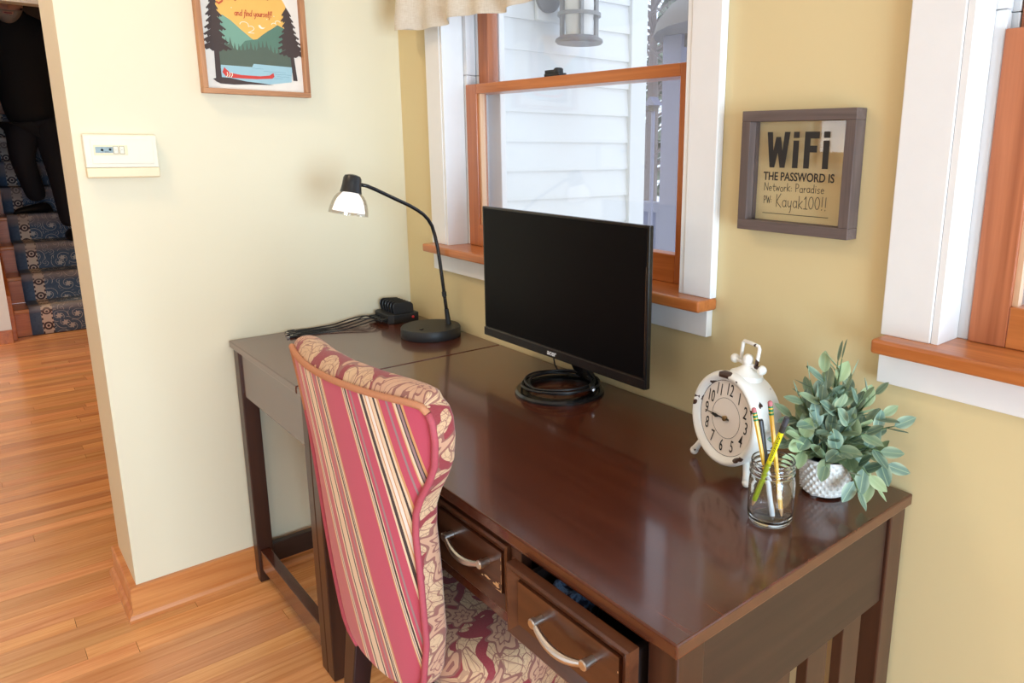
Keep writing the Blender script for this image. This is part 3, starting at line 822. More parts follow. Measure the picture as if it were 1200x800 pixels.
# ================================================================== STAIRS
st = thing('staircase', 'wooden staircase rising away through the hall opening behind the partition', 'stairs', (-4.0, -.5, 0))
RI, RU = .19, .26
for i in range(9):
    xn = -4.0 - RU * i
    build(MB().box(xn - .04, xn - .02, -.899, -.001, RI * i + (.0 if i == 0 else .001), RI * (i + 1) - .028), 'riser', 'stair_wood', st)
    build(MB().box(xn - RU - .03, xn, -.899, -.001, RI * (i + 1) - .028, RI * (i + 1)), 'tread', 'stair_tread', st, bevel=.008, seg=3)
sk = MB().prism([(-3.93, 0), (-3.93, .16), (-3.97, .30), (-4.0 - RU * 9, .30 + RI * 9), (-4.0 - RU * 9, 0)], -.9255, -.9005, 1)
build(sk, 'stringer', 'stair_wood', st, bevel=.003)
ry0, ry1 = -.815, -.08
pp = [(-4.012, .004)]
for i in range(8):
    xn = -4.0 - RU * i; zt = RI * (i + 1) + .008
    pp += [(xn - .012, zt - .05), (xn + .006, zt - .03), (xn + .010, zt - .012), (xn + .002, zt), (xn - .02, zt + .001), (xn - RU - .006, zt + .001)]
s_acc = [0]
for p, q in zip(pp, pp[1:]): s_acc.append(s_acc[-1] + math.hypot(q[0] - p[0], q[1] - p[1]))
NP = len(pp) - 1
mb = MB().grid(lambda u, v: (pp[round(v * NP)][0], ry0 + (ry1 - ry0) * u, pp[round(v * NP)][1]), 12, NP, lambda u, v: ((ry1 - ry0) * u, s_acc[round(v * NP)]))
rn = build(mb, 'stair_runner', 'runner', smooth=True, ang=60, label='blue-grey scroll-patterned carpet runner laid down the wooden stairs', cat='carpet')
sm = rn.modifiers.new('thick', 'SOLIDIFY'); sm.thickness = .007; sm.offset = 1

# ================================================================== PERSON ON THE STAIRS
per = thing('person', 'person in black sweater and dark trousers walking down the stairs, grey-bearded face lowered', 'person', (-4.85, -.58, .57))


def skin(name, mat, joints, edges, parent, sub=2, root=0):
    me = bpy.data.meshes.new(name); me.from_pydata([j[:3] for j in joints], edges, []); me.update()
    me.materials.append(M[mat])
    o = bpy.data.objects.new(name, me); link(o, parent, True)
    md = o.modifiers.new('skin', 'SKIN'); md.use_smooth_shade = True
    lay = me.skin_vertices[0] if me.skin_vertices else None
    if lay is None:
        raise RuntimeError('no skin layer')
    for i, j in enumerate(joints):
        lay.data[i].radius = (j[3], j[4] if len(j) > 4 else j[3]); lay.data[i].use_root = (i == root)
    sb = o.modifiers.new('sub', 'SUBSURF'); sb.levels = sub; sb.render_levels = sub
    return o


PX, PY = -4.86, -.57
J = [(PX, PY, 1.36, .17), (PX, PY, 1.70, .19), (PX + .02, PY, 1.98, .20), (PX + .02, PY, 2.12, .12, .10), (PX + .05, PY - .02, 2.20, .07), (PX + .09, PY - .04, 2.30, .065),
     # right arm (image left)
     (PX + .02, PY - .20, 2.09, .075), (PX + .02, PY - .27, 1.82, .056), (PX + .12, PY - .27, 1.60, .045),
     # left arm (image right)
     (PX + .02, PY + .19, 2.11, .085), (PX + .03, PY + .27, 1.82, .068), (PX + .13, PY + .27, 1.60, .05)]
skin('body', 'sweater', J, [(0, 1), (1, 2), (2, 3), (3, 4), (4, 5), (3, 6), (6, 7), (7, 8), (3, 9), (9, 10), (10, 11)], per)
skin('trousers', 'trousers', [(PX, PY, 1.50, .15), (PX + .02, PY - .06, 1.40, .12), (PX + .08, PY - .10, 1.19, .082), (PX - .03, PY - .03, .86, .066),
     (PX + .05, PY + .09, 1.42, .11), (PX + .19, PY + .11, 1.06, .082), (PX + .24, PY + .125, .67, .066)], [(0, 1), (1, 2), (2, 3), (0, 4), (4, 5), (5, 6)], per)
def shoe(cx, cy, cz, a):
    T = Matrix.Translation((cx, cy, cz)) @ Matrix.Rotation(a, 4, 'Z')
    def f(u, v):
        x = -.09 + .27 * v; ww = .045 * (1 - abs(2 * v - 1) ** 3.5) ** .5 * (1.0 if v > .4 else .85); hh = (.085 - .05 * v) * (1 - abs(2 * v - 1) ** 6) + .004
        an = 2 * pi * u; return (x, ww * cos(an), max(0, hh * (sin(an) * .5 + .5)))
    return build(MB().grid(f, 16, 12, T=T), 'shoe', 'shoe', per, smooth='all')
shoe(PX - .02, PY - .03, .777, -1.25)
shoe(PX + .22, PY + .125, .587, -.1)
# hands: five-fingered, hanging relaxed
def hand(cx, cy, cz, s_):
    j = [(cx, cy, cz, .030, .020), (cx + .015, cy, cz - .06, .038, .018), (cx + .02, cy, cz - .09, .036, .015)]
    e = [(0, 1), (1, 2)]
    o = skin('hand', 'skin', j, e, per, 1)
    m = MB()
    for q, (off, ln) in enumerate(((-.027, .068), (-.009, .078), (.009, .074), (.026, .058))):
        p0 = Vector((cx + .02 + off, cy, cz - .095)); p1 = p0 + Vector((.004, s_ * .006, -ln * .55)); p2 = p1 + Vector((0, s_ * .018, -ln * .42))
        m.tube([p0, p1, p2], [.009, .0085, .006], 8)
    m.tube([(cx + .045, cy, cz - .04), (cx + .068, cy + s_ * .01, cz - .075), (cx + .07, cy + s_ * .018, cz - .105)], [.011, .010, .007], 8)
    f_ = build(m, 'fingers', 'skin', o, smooth='all')
hand(PX + .14, PY - .27, 1.585, 1); hand(PX + .15, PY + .27, 1.585, -1)
# head, tipped forward
HX, HY, HZ = PX + .13, PY - .055, 2.292
TH = Matrix.Translation((HX, HY, HZ)) @ Matrix.Rotation(radians(16), 4, 'Y') @ Matrix.Scale(1.2, 4)
def headf(u, v):
    a = 2 * pi * u; p = pi * v
    r = sin(p); zc = -cos(p)
    wx, wy, hz = .098, .077, .118
    x, y, zz = r * cos(a), r * sin(a), zc
    jaw = 1 - .26 * max(0, -zz) ** 1.3
    X = x * wx * (1.0 if x < 0 else jaw + .05); Y = y * wy * jaw; Z = zz * hz
    if x > 0:
        X += .020 * math.exp(-((Z + .012) / .018) ** 2 - (Y / .013) ** 2) + .010 * math.exp(-((Z - .010) / .03) ** 2 - (Y / .012) ** 2)
        X += .006 * math.exp(-((Z + .052) / .010) ** 2 - (Y / .024) ** 2) + .012 * math.exp(-((Z + .095) / .02) ** 2 - (Y / .03) ** 2)
        X -= .010 * (math.exp(-((Z - .016) / .013) ** 2 - ((Y - .032) / .016) ** 2) + math.exp(-((Z - .016) / .013) ** 2 - ((Y + .032) / .016) ** 2))
        X += .006 * math.exp(-((Z - .038) / .012) ** 2 - (Y / .05) ** 2)
    return (X, Y, Z)
hd = build(MB().grid(headf, 40, 32, T=TH), 'head', 'skin', per, smooth='all')
def beardf(u, v):
    a = -1.75 + 3.5 * u; p = pi * (.04 + .37 * v)
    q = headf((a / (2 * pi)) % 1.0, p / pi); q = Vector(q)
    out = Vector((q.x, q.y, q.z * .4)).normalized() * (.011 if (v < .75 or abs(a) > .5) else .006)
    if abs(a) < .40 and -.060 < q.z < -.044: out *= -0.4
    return q + out
build(MB().grid(beardf, 36, 20, T=TH), 'beard', 'beard', hd, smooth='all')
build(MB().ball((.088, 0, -.052), .02, 12, 8, (.35, 1.0, .32), TH), 'mouth', 'lips', hd, smooth='all')
for s_ in (-1, 1):
    build(MB().ball((.080, s_ * .032, .016), .012, 12, 8, (1, 1, .7), TH), 'eye', 'eye', hd, smooth='all')
    build(MB().ball((-.005, s_ * .076, -.005), .03, 10, 8, (.5, .25, 1.0), TH), 'ear', 'skin', hd, smooth='all')
def hairf(u, v):
    a = 2 * pi * u; p = pi * (.56 + .44 * v)
    if cos(a) > .2: p = pi * (.72 + .28 * v)
    q = Vector(headf(u, p / pi)); return q * 1.05
build(MB().grid(hairf, 40, 12, T=TH), 'hair', 'hair', hd, smooth='all')

# ================================================================== DESK
DY, DX1, SP, H = -.581, 1.7456, .5426, .76
desk = thing('desk', 'long dark cherry-stained wooden desk against the window wall, its right front drawer ajar', 'desk', (.87, -.30, 0))
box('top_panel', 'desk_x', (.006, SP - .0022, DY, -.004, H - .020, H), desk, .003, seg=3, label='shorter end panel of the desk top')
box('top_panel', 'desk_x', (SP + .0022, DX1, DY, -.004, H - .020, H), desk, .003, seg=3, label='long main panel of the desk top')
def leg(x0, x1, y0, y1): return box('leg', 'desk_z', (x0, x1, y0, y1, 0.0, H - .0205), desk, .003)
YF = DY + .008
leg(.014, .056, YF, YF + .045); leg(.014, .056, -.055, -.012)
leg(.542, .579, YF, YF + .045); leg(.542, .579, -.055, -.012)
leg(.5805, .620, YF, YF + .045); leg(.5805, .620, -.055, -.012)
leg(1.692, 1.740, YF, YF + .050); leg(1.692, 1.740, -.060, -.012)
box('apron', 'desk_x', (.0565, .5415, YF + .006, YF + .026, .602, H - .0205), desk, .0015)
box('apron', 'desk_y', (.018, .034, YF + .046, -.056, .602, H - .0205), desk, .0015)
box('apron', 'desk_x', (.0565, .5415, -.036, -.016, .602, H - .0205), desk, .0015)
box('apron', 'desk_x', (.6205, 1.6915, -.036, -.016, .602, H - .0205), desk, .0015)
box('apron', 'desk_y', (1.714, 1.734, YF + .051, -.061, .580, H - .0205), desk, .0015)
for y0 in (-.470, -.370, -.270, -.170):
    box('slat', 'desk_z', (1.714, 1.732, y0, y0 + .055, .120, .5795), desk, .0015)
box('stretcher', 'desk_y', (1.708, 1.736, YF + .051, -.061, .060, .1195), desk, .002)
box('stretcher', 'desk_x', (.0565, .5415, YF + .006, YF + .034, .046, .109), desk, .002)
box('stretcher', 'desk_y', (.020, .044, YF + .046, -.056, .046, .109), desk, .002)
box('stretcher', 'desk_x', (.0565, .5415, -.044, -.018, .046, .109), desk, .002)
# drawer rails and posts
box('rail', 'desk_x', (.6205, 1.6915, YF, YF + .02, .7305, H - .0205), desk, .0015)
box('rail', 'desk_x', (.6205, 1.6915, YF, YF + .03, .592, .612), desk, .0015)
bays = [(.6215, .868), (.898, 1.136), (1.163, 1.402), (1.431, 1.691)]
for a, b in zip(bays, bays[1:]): box('drawer_post', 'desk_z', (a[1] + .001, b[0] - .001, YF + .001, YF + .02, .6125, .730), desk, .0015)
box('floor_panel', 'desk_y', (.6215, 1.6915, YF + .031, -.04, .594, .600), desk)


def drawer(x0, x1, out, pulled):
    z0, z1 = .6145, .7285
    x0 += .002; x1 -= .002
    yb = YF + .012 - out; yf = yb - .018
    m = MB()
    # bevelled picture-frame front
    bw, dp = .020, .010; p0 = (x0 + .004, x1 - .004, z0 + .004, z1 - .004)
    p1 = (x0 + bw, x1 - bw, z0 + bw, z1 - bw); p2 = (p1[0] + .002, p1[1] - .002, p1[2] + .002, p1[3] - .002)
    rect = lambda r, y: [(r[0], y, r[2]), (r[1], y, r[2]), (r[1], y, r[3]), (r[0], y, r[3])]
    loops = [rect((x0, x1, z0, z1), yb), rect((x0, x1, z0, z1), yf + .002), rect(p0, yf), rect(p1, yf + dp), rect(p1, yf + dp + .002), rect(p2, yf + dp + .002), rect(p2, yf + dp - .004)]
    vs = [p for l in loops for p in l]; fs = [(0, 1, 2, 3), (24, 25, 26, 27)]
    for i in range(6):
        for k_ in range(4): fs.append((i * 4 + k_, i * 4 + (k_ + 1) % 4, i * 4 + 4 + (k_ + 1) % 4, i * 4 + 4 + k_))
    m.add(vs, fs)
    d = build(m, 'drawer', 'drawer', desk, label='drawer pulled slightly open' if pulled else None)
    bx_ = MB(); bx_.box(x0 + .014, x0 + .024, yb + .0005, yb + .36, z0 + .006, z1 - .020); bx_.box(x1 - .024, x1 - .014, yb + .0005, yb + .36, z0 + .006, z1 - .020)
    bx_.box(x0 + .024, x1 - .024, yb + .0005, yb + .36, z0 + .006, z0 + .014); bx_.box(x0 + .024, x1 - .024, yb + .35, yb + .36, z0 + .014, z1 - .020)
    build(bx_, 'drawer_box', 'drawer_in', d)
    cx, cz, yy = (x0 + x1) / 2 + .004, .676, yf + dp - .004
    for s_ in (-1, 1):
        px_ = cx + s_ * .054
        hm = MB().lathe([(.0060, 0), (.0060, .010), (.0076, .011), (.0076, .0175), (.006, .019)], 20, Matrix.Translation((px_, yy, cz)) @ Matrix.Rotation(pi / 2, 4, 'X'))
        if s_ < 0: hh = hm
        else: hh.v += [v for v in hm.v]; hh.f += [tuple(i + len(hh.v) - len(hm.v) for i in f) for f in hm.f]
    pts = []; 
    for i in range(13):
        t_ = -1 + 2 * i / 12; pts.append((cx + t_ * .053, yy - .0140 - .006 * (1 - t_ * t_), cz - .012 * (1 - t_ * t_)))
    for i, p in enumerate(pts):
        t_ = -1 + 2 * i / 12
    hh.tube(pts, [.0038 + .0022 * (1 - (-1 + 2 * i / 12) ** 2) for i in range(13)], 10)
    build(hh, 'handle', 'nickel', d, smooth=True, label='curved brushed nickel pull handle')
    return d, (p2, yf + dp - .004)
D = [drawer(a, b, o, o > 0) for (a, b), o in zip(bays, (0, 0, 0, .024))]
# paint chips along the lower right edge of the third drawer, and on the right one
r3 = D[2][1][0]; m = MB(); rnd = random.Random(5)
def fr3(u, v): return (u, D[2][1][1] - .0004 - fr3.e, v)
fr3.e = 0
def fr4(u, v): return (u, D[3][1][1] - .0004 - fr4.e, v)
fr4.e = 0
for i in range(9):
    cx = r3[1] - .004 - rnd.random() * .055; cz = r3[2] + .003 + rnd.random() * .014 * (1 - (r3[1] - cx) / .09)
    rr = rnd.uniform(.0012, .0035); poly_flat(m, [(cx + rr * 1.7 * cos(a) * rnd.uniform(.6, 1.2), cz + rr * sin(a) * rnd.uniform(.5, 1)) for a in [k_ * pi / 4 for k_ in range(8)]], fr3)
poly_flat(m, [(r3[1] - .018, r3[2] + .001), (r3[1] - .001, r3[2] + .001), (r3[1] - .001, r3[2] + .012), (r3[1] - .0025, r3[2] + .004)], fr3)
for cz, hh_ in ((r3[2] + .016, .016), (r3[2] + .040, .010), (r3[2] + .056, .006)):
    poly_flat(m, [(r3[1] - .0016, cz), (r3[1] - .0002, cz), (r3[1] - .0002, cz + hh_), (r3[1] - .0012, cz + hh_)], fr3)
build(m, 'worn_chip', 'bare_chip', D[2][0], label='pale chips where the stain has worn off')
m = MB(); r4 = D[3][1][0]
for cz, hh_ in ((r4[2] + .028, .005), (r4[2] + .016, .007), (r4[2] + .048, .003)):
    poly_flat(m, [(r4[1] - .0022, cz), (r4[1] - .0002, cz), (r4[1] - .0002, cz + hh_), (r4[1] - .0022, cz + hh_ * .8)], fr4)
build(m, 'worn_chip', 'bare_chip', D[3][0], label='pale chips where the stain has worn off')

# folded patterned cloth in the open drawer
mb = MB().grid(lambda u, v: (1.470 + .060 * u, -.565 + .10 * v, .697 + .006 * sin(7 * u + 3 * v) + .004 * sin(11 * v) - .05 * (abs(2 * u - 1) ** 6) - .05 * abs(2 * v - 1) ** 8), 16, 12)
o = build(mb, 'patterned_cloth', 'blue_cloth', smooth='all', label='blue and white patterned cloth lying inside the open desk drawer', cat='cloth')
o.modifiers.new('t', 'SOLIDIFY').thickness = .004

# ================================================================== CHAIR
CHX, CHY, CHA = 1.10, -.455, .06
chair = thing('upholstered_chair', 'upholstered dining chair with striped rose back and tan damask front, pushed up to the desk', 'chair', (CHX, CHY, 0), (0, 0, CHA))
HWT = [(.405, .07), (.411, .112), (.425, .135), (.45, .147), (.53, .165), (.64, .170), (.73, .171), (.77, .177), (.80, .190), (.83, .209), (.86, .223), (.90, .231), (.93, .232), (.945, .228), (.954, .219)]
def interp(T, z):
    if z <= T[0][0]: return T[0][1]
    for (a, p), (b, q) in zip(T, T[1:]):
        if z <= b: return p + (q - p) * (z - a) / (b - a)
    return T[-1][1]
YR = [(.405, -.217), (.45, -.222), (.60, -.238), (.75, -.250), (.955, -.268)]
KC = [(.405, .80), (.60, .95), (.80, 1.0), (.955, .82)]
def yrear(x, z): return interp(YR, z) + interp(KC, z) * x * x
zs = []
for (a, _), (b, _) in zip(HWT, HWT[1:]):
    n_ = max(1, round((b - a) / .03)); zs += [a + (b - a) * i / n_ for i in range(n_)]
zs.append(HWT[-1][0]); NZ = len(zs) - 1
def rearf(u, v):
    z_ = zs[round(v * NZ)]; x = (2 * u - 1) * interp(HWT, z_); return (x, yrear(x, z_) - .004 * (1 - (2 * u - 1) ** 8), z_)
def rear_uv(u, v):
    z_ = zs[round(v * NZ)]; return ((2 * u - 1) * interp(HWT, z_) - (.88 - z_) * .19, z_)
build(MB().grid(rearf, 24, NZ, rear_uv), 'back_panel', 'stripes', chair, False, 'all', label='back panel of rose, cream and black striped cotton')
def th(z): return interp([(.405, .045), (.43, .058), (.70, .060), (.85, .058), (.955, .062)], z)
NA = 28
rings = []; uvs = []
def prof_ring(z_, sc=1.0, y_in=0.0, dz=0.0):
    hw = interp(HWT, z_); r = []; 
    for k_ in range(NA + 1):
        a = pi * k_ / NA; c, s_ = cos(a), sin(a)
        x = -math.copysign(abs(c) ** .42, c) * (hw + .006 * s_) * sc
        xb = max(-hw, min(hw, x)); y = yrear(xb, z_) + y_in + (th(z_) - 2 * y_in) * (abs(s_) ** .45)
        r.append((x, y, z_ + dz))
    return r
mb = MB(); ALL = [prof_ring(z_) for z_ in zs]
n1 = NA + 1; NJ = len(zs)
mb.grid(lambda u, v: ALL[round(v * (NJ - 1))][round(u * NA)], NA, NJ - 1)
for j, r in enumerate(ALL):
    acc = 0
    for i, p in enumerate(r):
        if i: acc += math.hypot(r[i][0] - r[i - 1][0], r[i][1] - r[i - 1][1])
        mb.uv[j * n1 + i] = (acc - .25, p[2])
F_R = ALL[-1]; hwT = interp(HWT, .954)
def capf(u, v):
    p = F_R[round(u * NA)]; xb = max(-hwT, min(hwT, p[0])); yr_ = yrear(xb, .954) + .001
    w_ = abs(math.sin(pi * u)) ** .35
    return (p[0] + (xb - p[0]) * v, p[1] + (yr_ - p[1]) * v, .954 + .024 * w_ * max(0, 4 * v * (1 - v)) ** .55)
mb.grid(capf, NA, 8, lambda u, v: (F_R[round(u * NA)][0] * .98, .975 + .05 * v))
build(mb, 'back_cushion', 'damask', chair, False, 'all', label='padded front of the back in crimson and tan damask')
# piping round the rear outline
def outline(side):
    return [(side * interp(HWT, z_), yrear(interp(HWT, z_), z_) - .002, z_) for z_ in zs]
top = [((-1 + 2 * i / 24) * .214, yrear((-1 + 2 * i / 24) * .214, .954) - .002, .9565) for i in range(1, 24)]
build(MB().tube(outline(-1)[-6:] + top + outline(1)[::-1][:2], .0055, 8), 'top_piping', 'piping_tan', chair, False, 'all', label='faded tan piping along the top of the back')
build(MB().tube(outline(1)[:-1], .0055, 8), 'side_piping', 'piping', chair, False, 'all'); build(MB().tube(outline(-1)[:-5], .0055, 8), 'side_piping', 'piping', chair, False, 'all')
# seat
def seatf(u, v):
    a = 2 * pi * u; c, s_ = cos(a), sin(a); e = .30
    hx = .258; y0, y1 = -.165, .300
    x = math.copysign(abs(c) ** e, c); y = math.copysign(abs(s_) ** e, s_)
    lv = [(.355, .985), (.36, 1.0), (.445, 1.0), (.462, .985), (.474, .95), (.484, .85), (.492, .6), (.496, .3), (.497, .0)]
    z_, k_ = lv[round(v * 8)]
    wx = hx * (1.0 if y > 0 else 1 + .08 * y)
    return (x * wx * k_, (y0 + y1) / 2 + y * (y1 - y0) / 2 * k_, z_)
mb = MB().grid(seatf, 48, 8)
for i, p in enumerate(mb.v): mb.uv[i] = (p.x * 1.0 + .37 + (0 if p.z > .455 else (.455 - p.z)), p.y * 1.0 + .2 + (0 if p.z > .455 else (.455 - p.z) * .6))
build(mb, 'seat', 'damask', chair, False, 'all')
for sx in (-1, 1):
    for fr_, (xa, ya, xb_, yb_) in (('b', (.115, -.185, .125, -.235)), ('f', (.215, .262, .215, .268))):
        m = MB(); t0, t1 = .021, .014
        x, y, x2, y2 = sx * xa, ya, sx * xb_, yb_
        m.add([(x - t0, y - t0, .40 if fr_ == 'b' else .36), (x + t0, y - t0, .40 if fr_ == 'b' else .36), (x + t0, y + t0, .40 if fr_ == 'b' else .36), (x - t0, y + t0, .40 if fr_ == 'b' else .36),
               (x2 - t1, y2 - t1, 0), (x2 + t1, y2 - t1, 0), (x2 + t1, y2 + t1, 0), (x2 - t1, y2 + t1, 0)],
              [(3, 2, 1, 0), (4, 5, 6, 7), (0, 1, 5, 4), (1, 2, 6, 5), (2, 3, 7, 6), (3, 0, 4, 7)])
        build(m, 'leg', 'chair_leg', chair, False, bevel=.003)

# ================================================================== MONITOR
mon = thing('computer_monitor', 'black flat computer monitor on a ring-shaped stand in front of the window', 'monitor', (.967, -.128, H))
mx0, mx1, my, mz0, mz1 = .676, 1.257, -.140, .8405, 1.169
build(MB().box(mx0, mx1, my, my + .012, mz0, mz1), 'bezel', 'black_gloss', mon, bevel=.002)
bk = MB(); bk.add([(mx0 + .006, my + .0125, mz0 + .006), (mx1 - .006, my + .0125, mz0 + .006), (mx1 - .006, my + .0125, mz1 - .006), (mx0 + .006, my + .0125, mz1 - .006),
                   (mx0 + .06, my + .036, mz0 + .02), (mx1 - .06, my + .036, mz0 + .02), (mx1 - .06, my + .030, mz1 - .08), (mx0 + .06, my + .030, mz1 - .08)],
                  [(0, 3, 2, 1), (4, 5, 6, 7), (0, 1, 5, 4), (1, 2, 6, 5), (2, 3, 7, 6), (3, 0, 4, 7)])
build(bk, 'back_housing', 'black_matte', mon, bevel=.004)
box('screen', 'screen', (mx0 + .007, mx1 - .007, my - .0012, my - .0002, mz0 + .024, mz1 - .005), mon)
box('chin_bar', 'black_gloss', (mx0 + .001, mx1 - .001, my - .004, my - .0003, mz0 + .0005, mz0 + .0215), mon, .0015)
box('silver_line', 'chrome_line', (mx0 + .007, mx1 - .007, my - .0030, my - .0004, mz0 + .0217, mz0 + .0229), mon)
box('silver_line', 'chrome_line', (mx1 - .0066, mx1 - .0056, my - .0008, my - .0001, mz0 + .03, mz1 - .08), mon)
TXZ = lambda x, y, z: Matrix.Translation((x, y, z)) @ Matrix.Rotation(pi / 2, 4, 'X')
text_obj('acer', .017, 'print_white', mon, TXZ(.957, my - .0043, mz0 + .0115), 'logo', .022, .0002, 1.1, .15)
build(MB().lathe([(.0016, 0), (.0016, .0006)], 10, TXZ(mx1 - .045, my - .0041, mz0 + .011)), 'power_light', 'chrome_line', mon)
rc = (.967, -.128)
build(MB().lathe([(.0745, .0005), (.1035, .0005), (.1035, .005), (.0985, .009), (.079, .009), (.0745, .006)], 64, rz(rc[0], rc[1], H), closed=True), 'ring_base', 'black_gloss', mon, smooth=True)
nk = MB()
nk.add([(.935, -.050, H + .009), (.999, -.050, H + .009), (.999, -.030, H + .009), (.935, -.030, H + .009), (.945, -.108, .868), (.989, -.108, .868), (.989, -.094, .868), (.945, -.094, .868)],
       [(3, 2, 1, 0), (4, 5, 6, 7), (0, 1, 5, 4), (1, 2, 6, 5), (2, 3, 7, 6), (3, 0, 4, 7)])
build(nk, 'neck', 'black_gloss', mon, bevel=.004)

rnd = random.Random(11); pts = []
NT_ = 150
for i in range(NT_):
    a = 2 * pi * i / 30 + .6; ph = i / NT_
    rr = .082 + .010 * sin(a * .37 + 1) + .006 * sin(2.1 * a * .5); zz = H + .0168 + .0105 * ph + .004 * sin(a * 1.3 + ph * 5)
    pts.append((rc[0] - .004 + rr * cos(a), rc[1] - .002 + rr * sin(a), zz))
keep = [p for p in pts]
coil = thing('coiled_cable', 'coil of black cable lying on the monitor ring stand', 'cable', (rc[0], rc[1], H + .01))
build(MB().tube(keep, .0027, 7), 'cable', 'black', coil, smooth='all')
e0 = Vector(keep[-1])
build(MB().tube([e0, e0 + Vector((.01, -.012, .002)), e0 + Vector((.024, -.02, .0))], [.004, .006, .006], 8), 'plug', 'black_matte', coil, smooth=True)
build(MB().tube([e0 + Vector((.024, -.02, .0)), e0 + Vector((.032, -.025, 0))], .003, 8), 'plug_tip', 'silver', coil)
cbl = MB().tube([(.90, -.098, .858), (.899, -.094, .83), (.899, -.088, .80), (.903, -.080, .781), (.905, -.03, .7645), (.90, -.010, .764)], .0017, 6)
build(cbl, 'monitor_lead', 'black', smooth='all', label='thin black lead hanging from the underside of the monitor', cat='cable')

# ================================================================== DESK LAMP
LX, LY = .325, -.105
lamp = thing('desk_lamp', 'black gooseneck desk lamp with a round base and white glass shade', 'lamp', (LX, LY, H))
build(MB().lathe([(.086, .0005), (.0875, .003), (.0875, .026), (.085, .030), (.02, .031), (0, .031)], 56, rz(LX, LY, H)), 'base', 'black_matte', lamp, smooth=True)
box('switch', 'black', (LX + .02, LX + .032, LY - .05, LY - .04, H + .031, H + .034), lamp, .001)
arm = [(.335, -.051, .792), (.334, -.057, .85), (.333, -.064, .919), (.332, -.070, .98), (.331, -.075, 1.022), (.330, -.082, 1.058), (.330, -.090, 1.086), (.330, -.102, 1.106), (.330, -.116, 1.121), (.330, -.136, 1.135), (.330, -.158, 1.148), (.330, -.21, 1.173), (.330, -.257, 1.196), (.330, -.280, 1.206), (.330, -.301, 1.211)]
build(MB().tube(arm, .0052, 10), 'neck', 'black_gloss', lamp, smooth='all')
build(MB().tube([(.335, -.0505, .790), (.3345, -.0555, .836)], [.0085, .0062], 12).tube([(.3335, -.060, .875), (.3333, -.0612, .889)], .0068, 12), 'neck_collar', 'black_matte', lamp, smooth=True)
ax = Vector((-.05, .20, .965)).normalized(); hc = Vector((.328, -.322, 1.211))
TL = Matrix.Translation(hc) @ ax.to_track_quat('Z', 'Y').to_matrix().to_4x4()
build(MB().lathe([(.0285, -.022), (.0265, -.014), (.0245, 0), (.0235, .016), (.020, .023), (.010, .0265), (0, .027)], 32, TL), 'socket_cap', 'black', lamp, smooth=True)
so = [(.026, -.0215), (.0345, -.028), (.0415, -.038), (.0465, -.051), (.0500, -.066), (.0515, -.080)]
build(MB().lathe(so + [(r - .0015, z_) for r, z_ in so[::-1]], 40, TL, closed=True), 'outer_shade', 'shade_glass', lamp, smooth=True, label='clear outer glass of the shade')
si = [(max(.020, r - .0095), z_ + (.008 if i == 5 else 0)) for i, (r, z_) in enumerate(so)]
build(MB().lathe(si + [(r - .0015, z_) for r, z_ in si[::-1]], 40, TL, closed=True), 'inner_shade', 'shade', lamp, smooth=True, label='white opal inner shade')
build(MB().ball((0, 0, -.045), .02, 16, 10, (1, 1, 1.2), TL), 'bulb', 'lamp_glow', lamp, smooth='all')

# ================================================================== CHARGING STATION AND CABLES
cs = thing('charging_station', 'black multi-slot charging station in the corner of the desk', 'charging station', (.07, -.09, H))
cx0, cx1, cy0, cy1 = .012, .132, -.142, -.040
ch = .014
foot = [(cx0 + ch, cy0), (cx1 - ch, cy0), (cx1, cy0 + ch), (cx1, cy1 - .004), (cx1 - .004, cy1), (cx0 + .004, cy1), (cx0, cy1 - .004), (cx0, cy0 + ch)]
build(MB().prism(foot, H + .0005, H + .029, 2), 'body', 'black_matte', cs, bevel=.0015)
for i in range(6):
    fx_ = .026 + i * .0185
    pr = [(-.120, .0), (-.124, .022), (-.121, .033), (-.112, .038), (-.062, .034), (-.054, .026), (-.052, .0)]
    build(MB().prism([(a, b + H + .0293) for a, b in pr], fx_ - .0016, fx_ + .0016, 0), 'divider', 'divider_black', cs, bevel=.0012)
build(MB().lathe([(.0045, 0), (.0045, .002), (.003, .003)], 16, Matrix.Translation((cx1, -.062, H + .016)) @ Matrix.Rotation(pi / 2, 4, 'Y')), 'power_button', 'red_led', cs, smooth=True, label='red power button')
ends = [(.022, -.428, 0), (.040, -.430, 1), (.058, -.438, 2), (.076, -.430, 1), (.092, -.446, 0)]
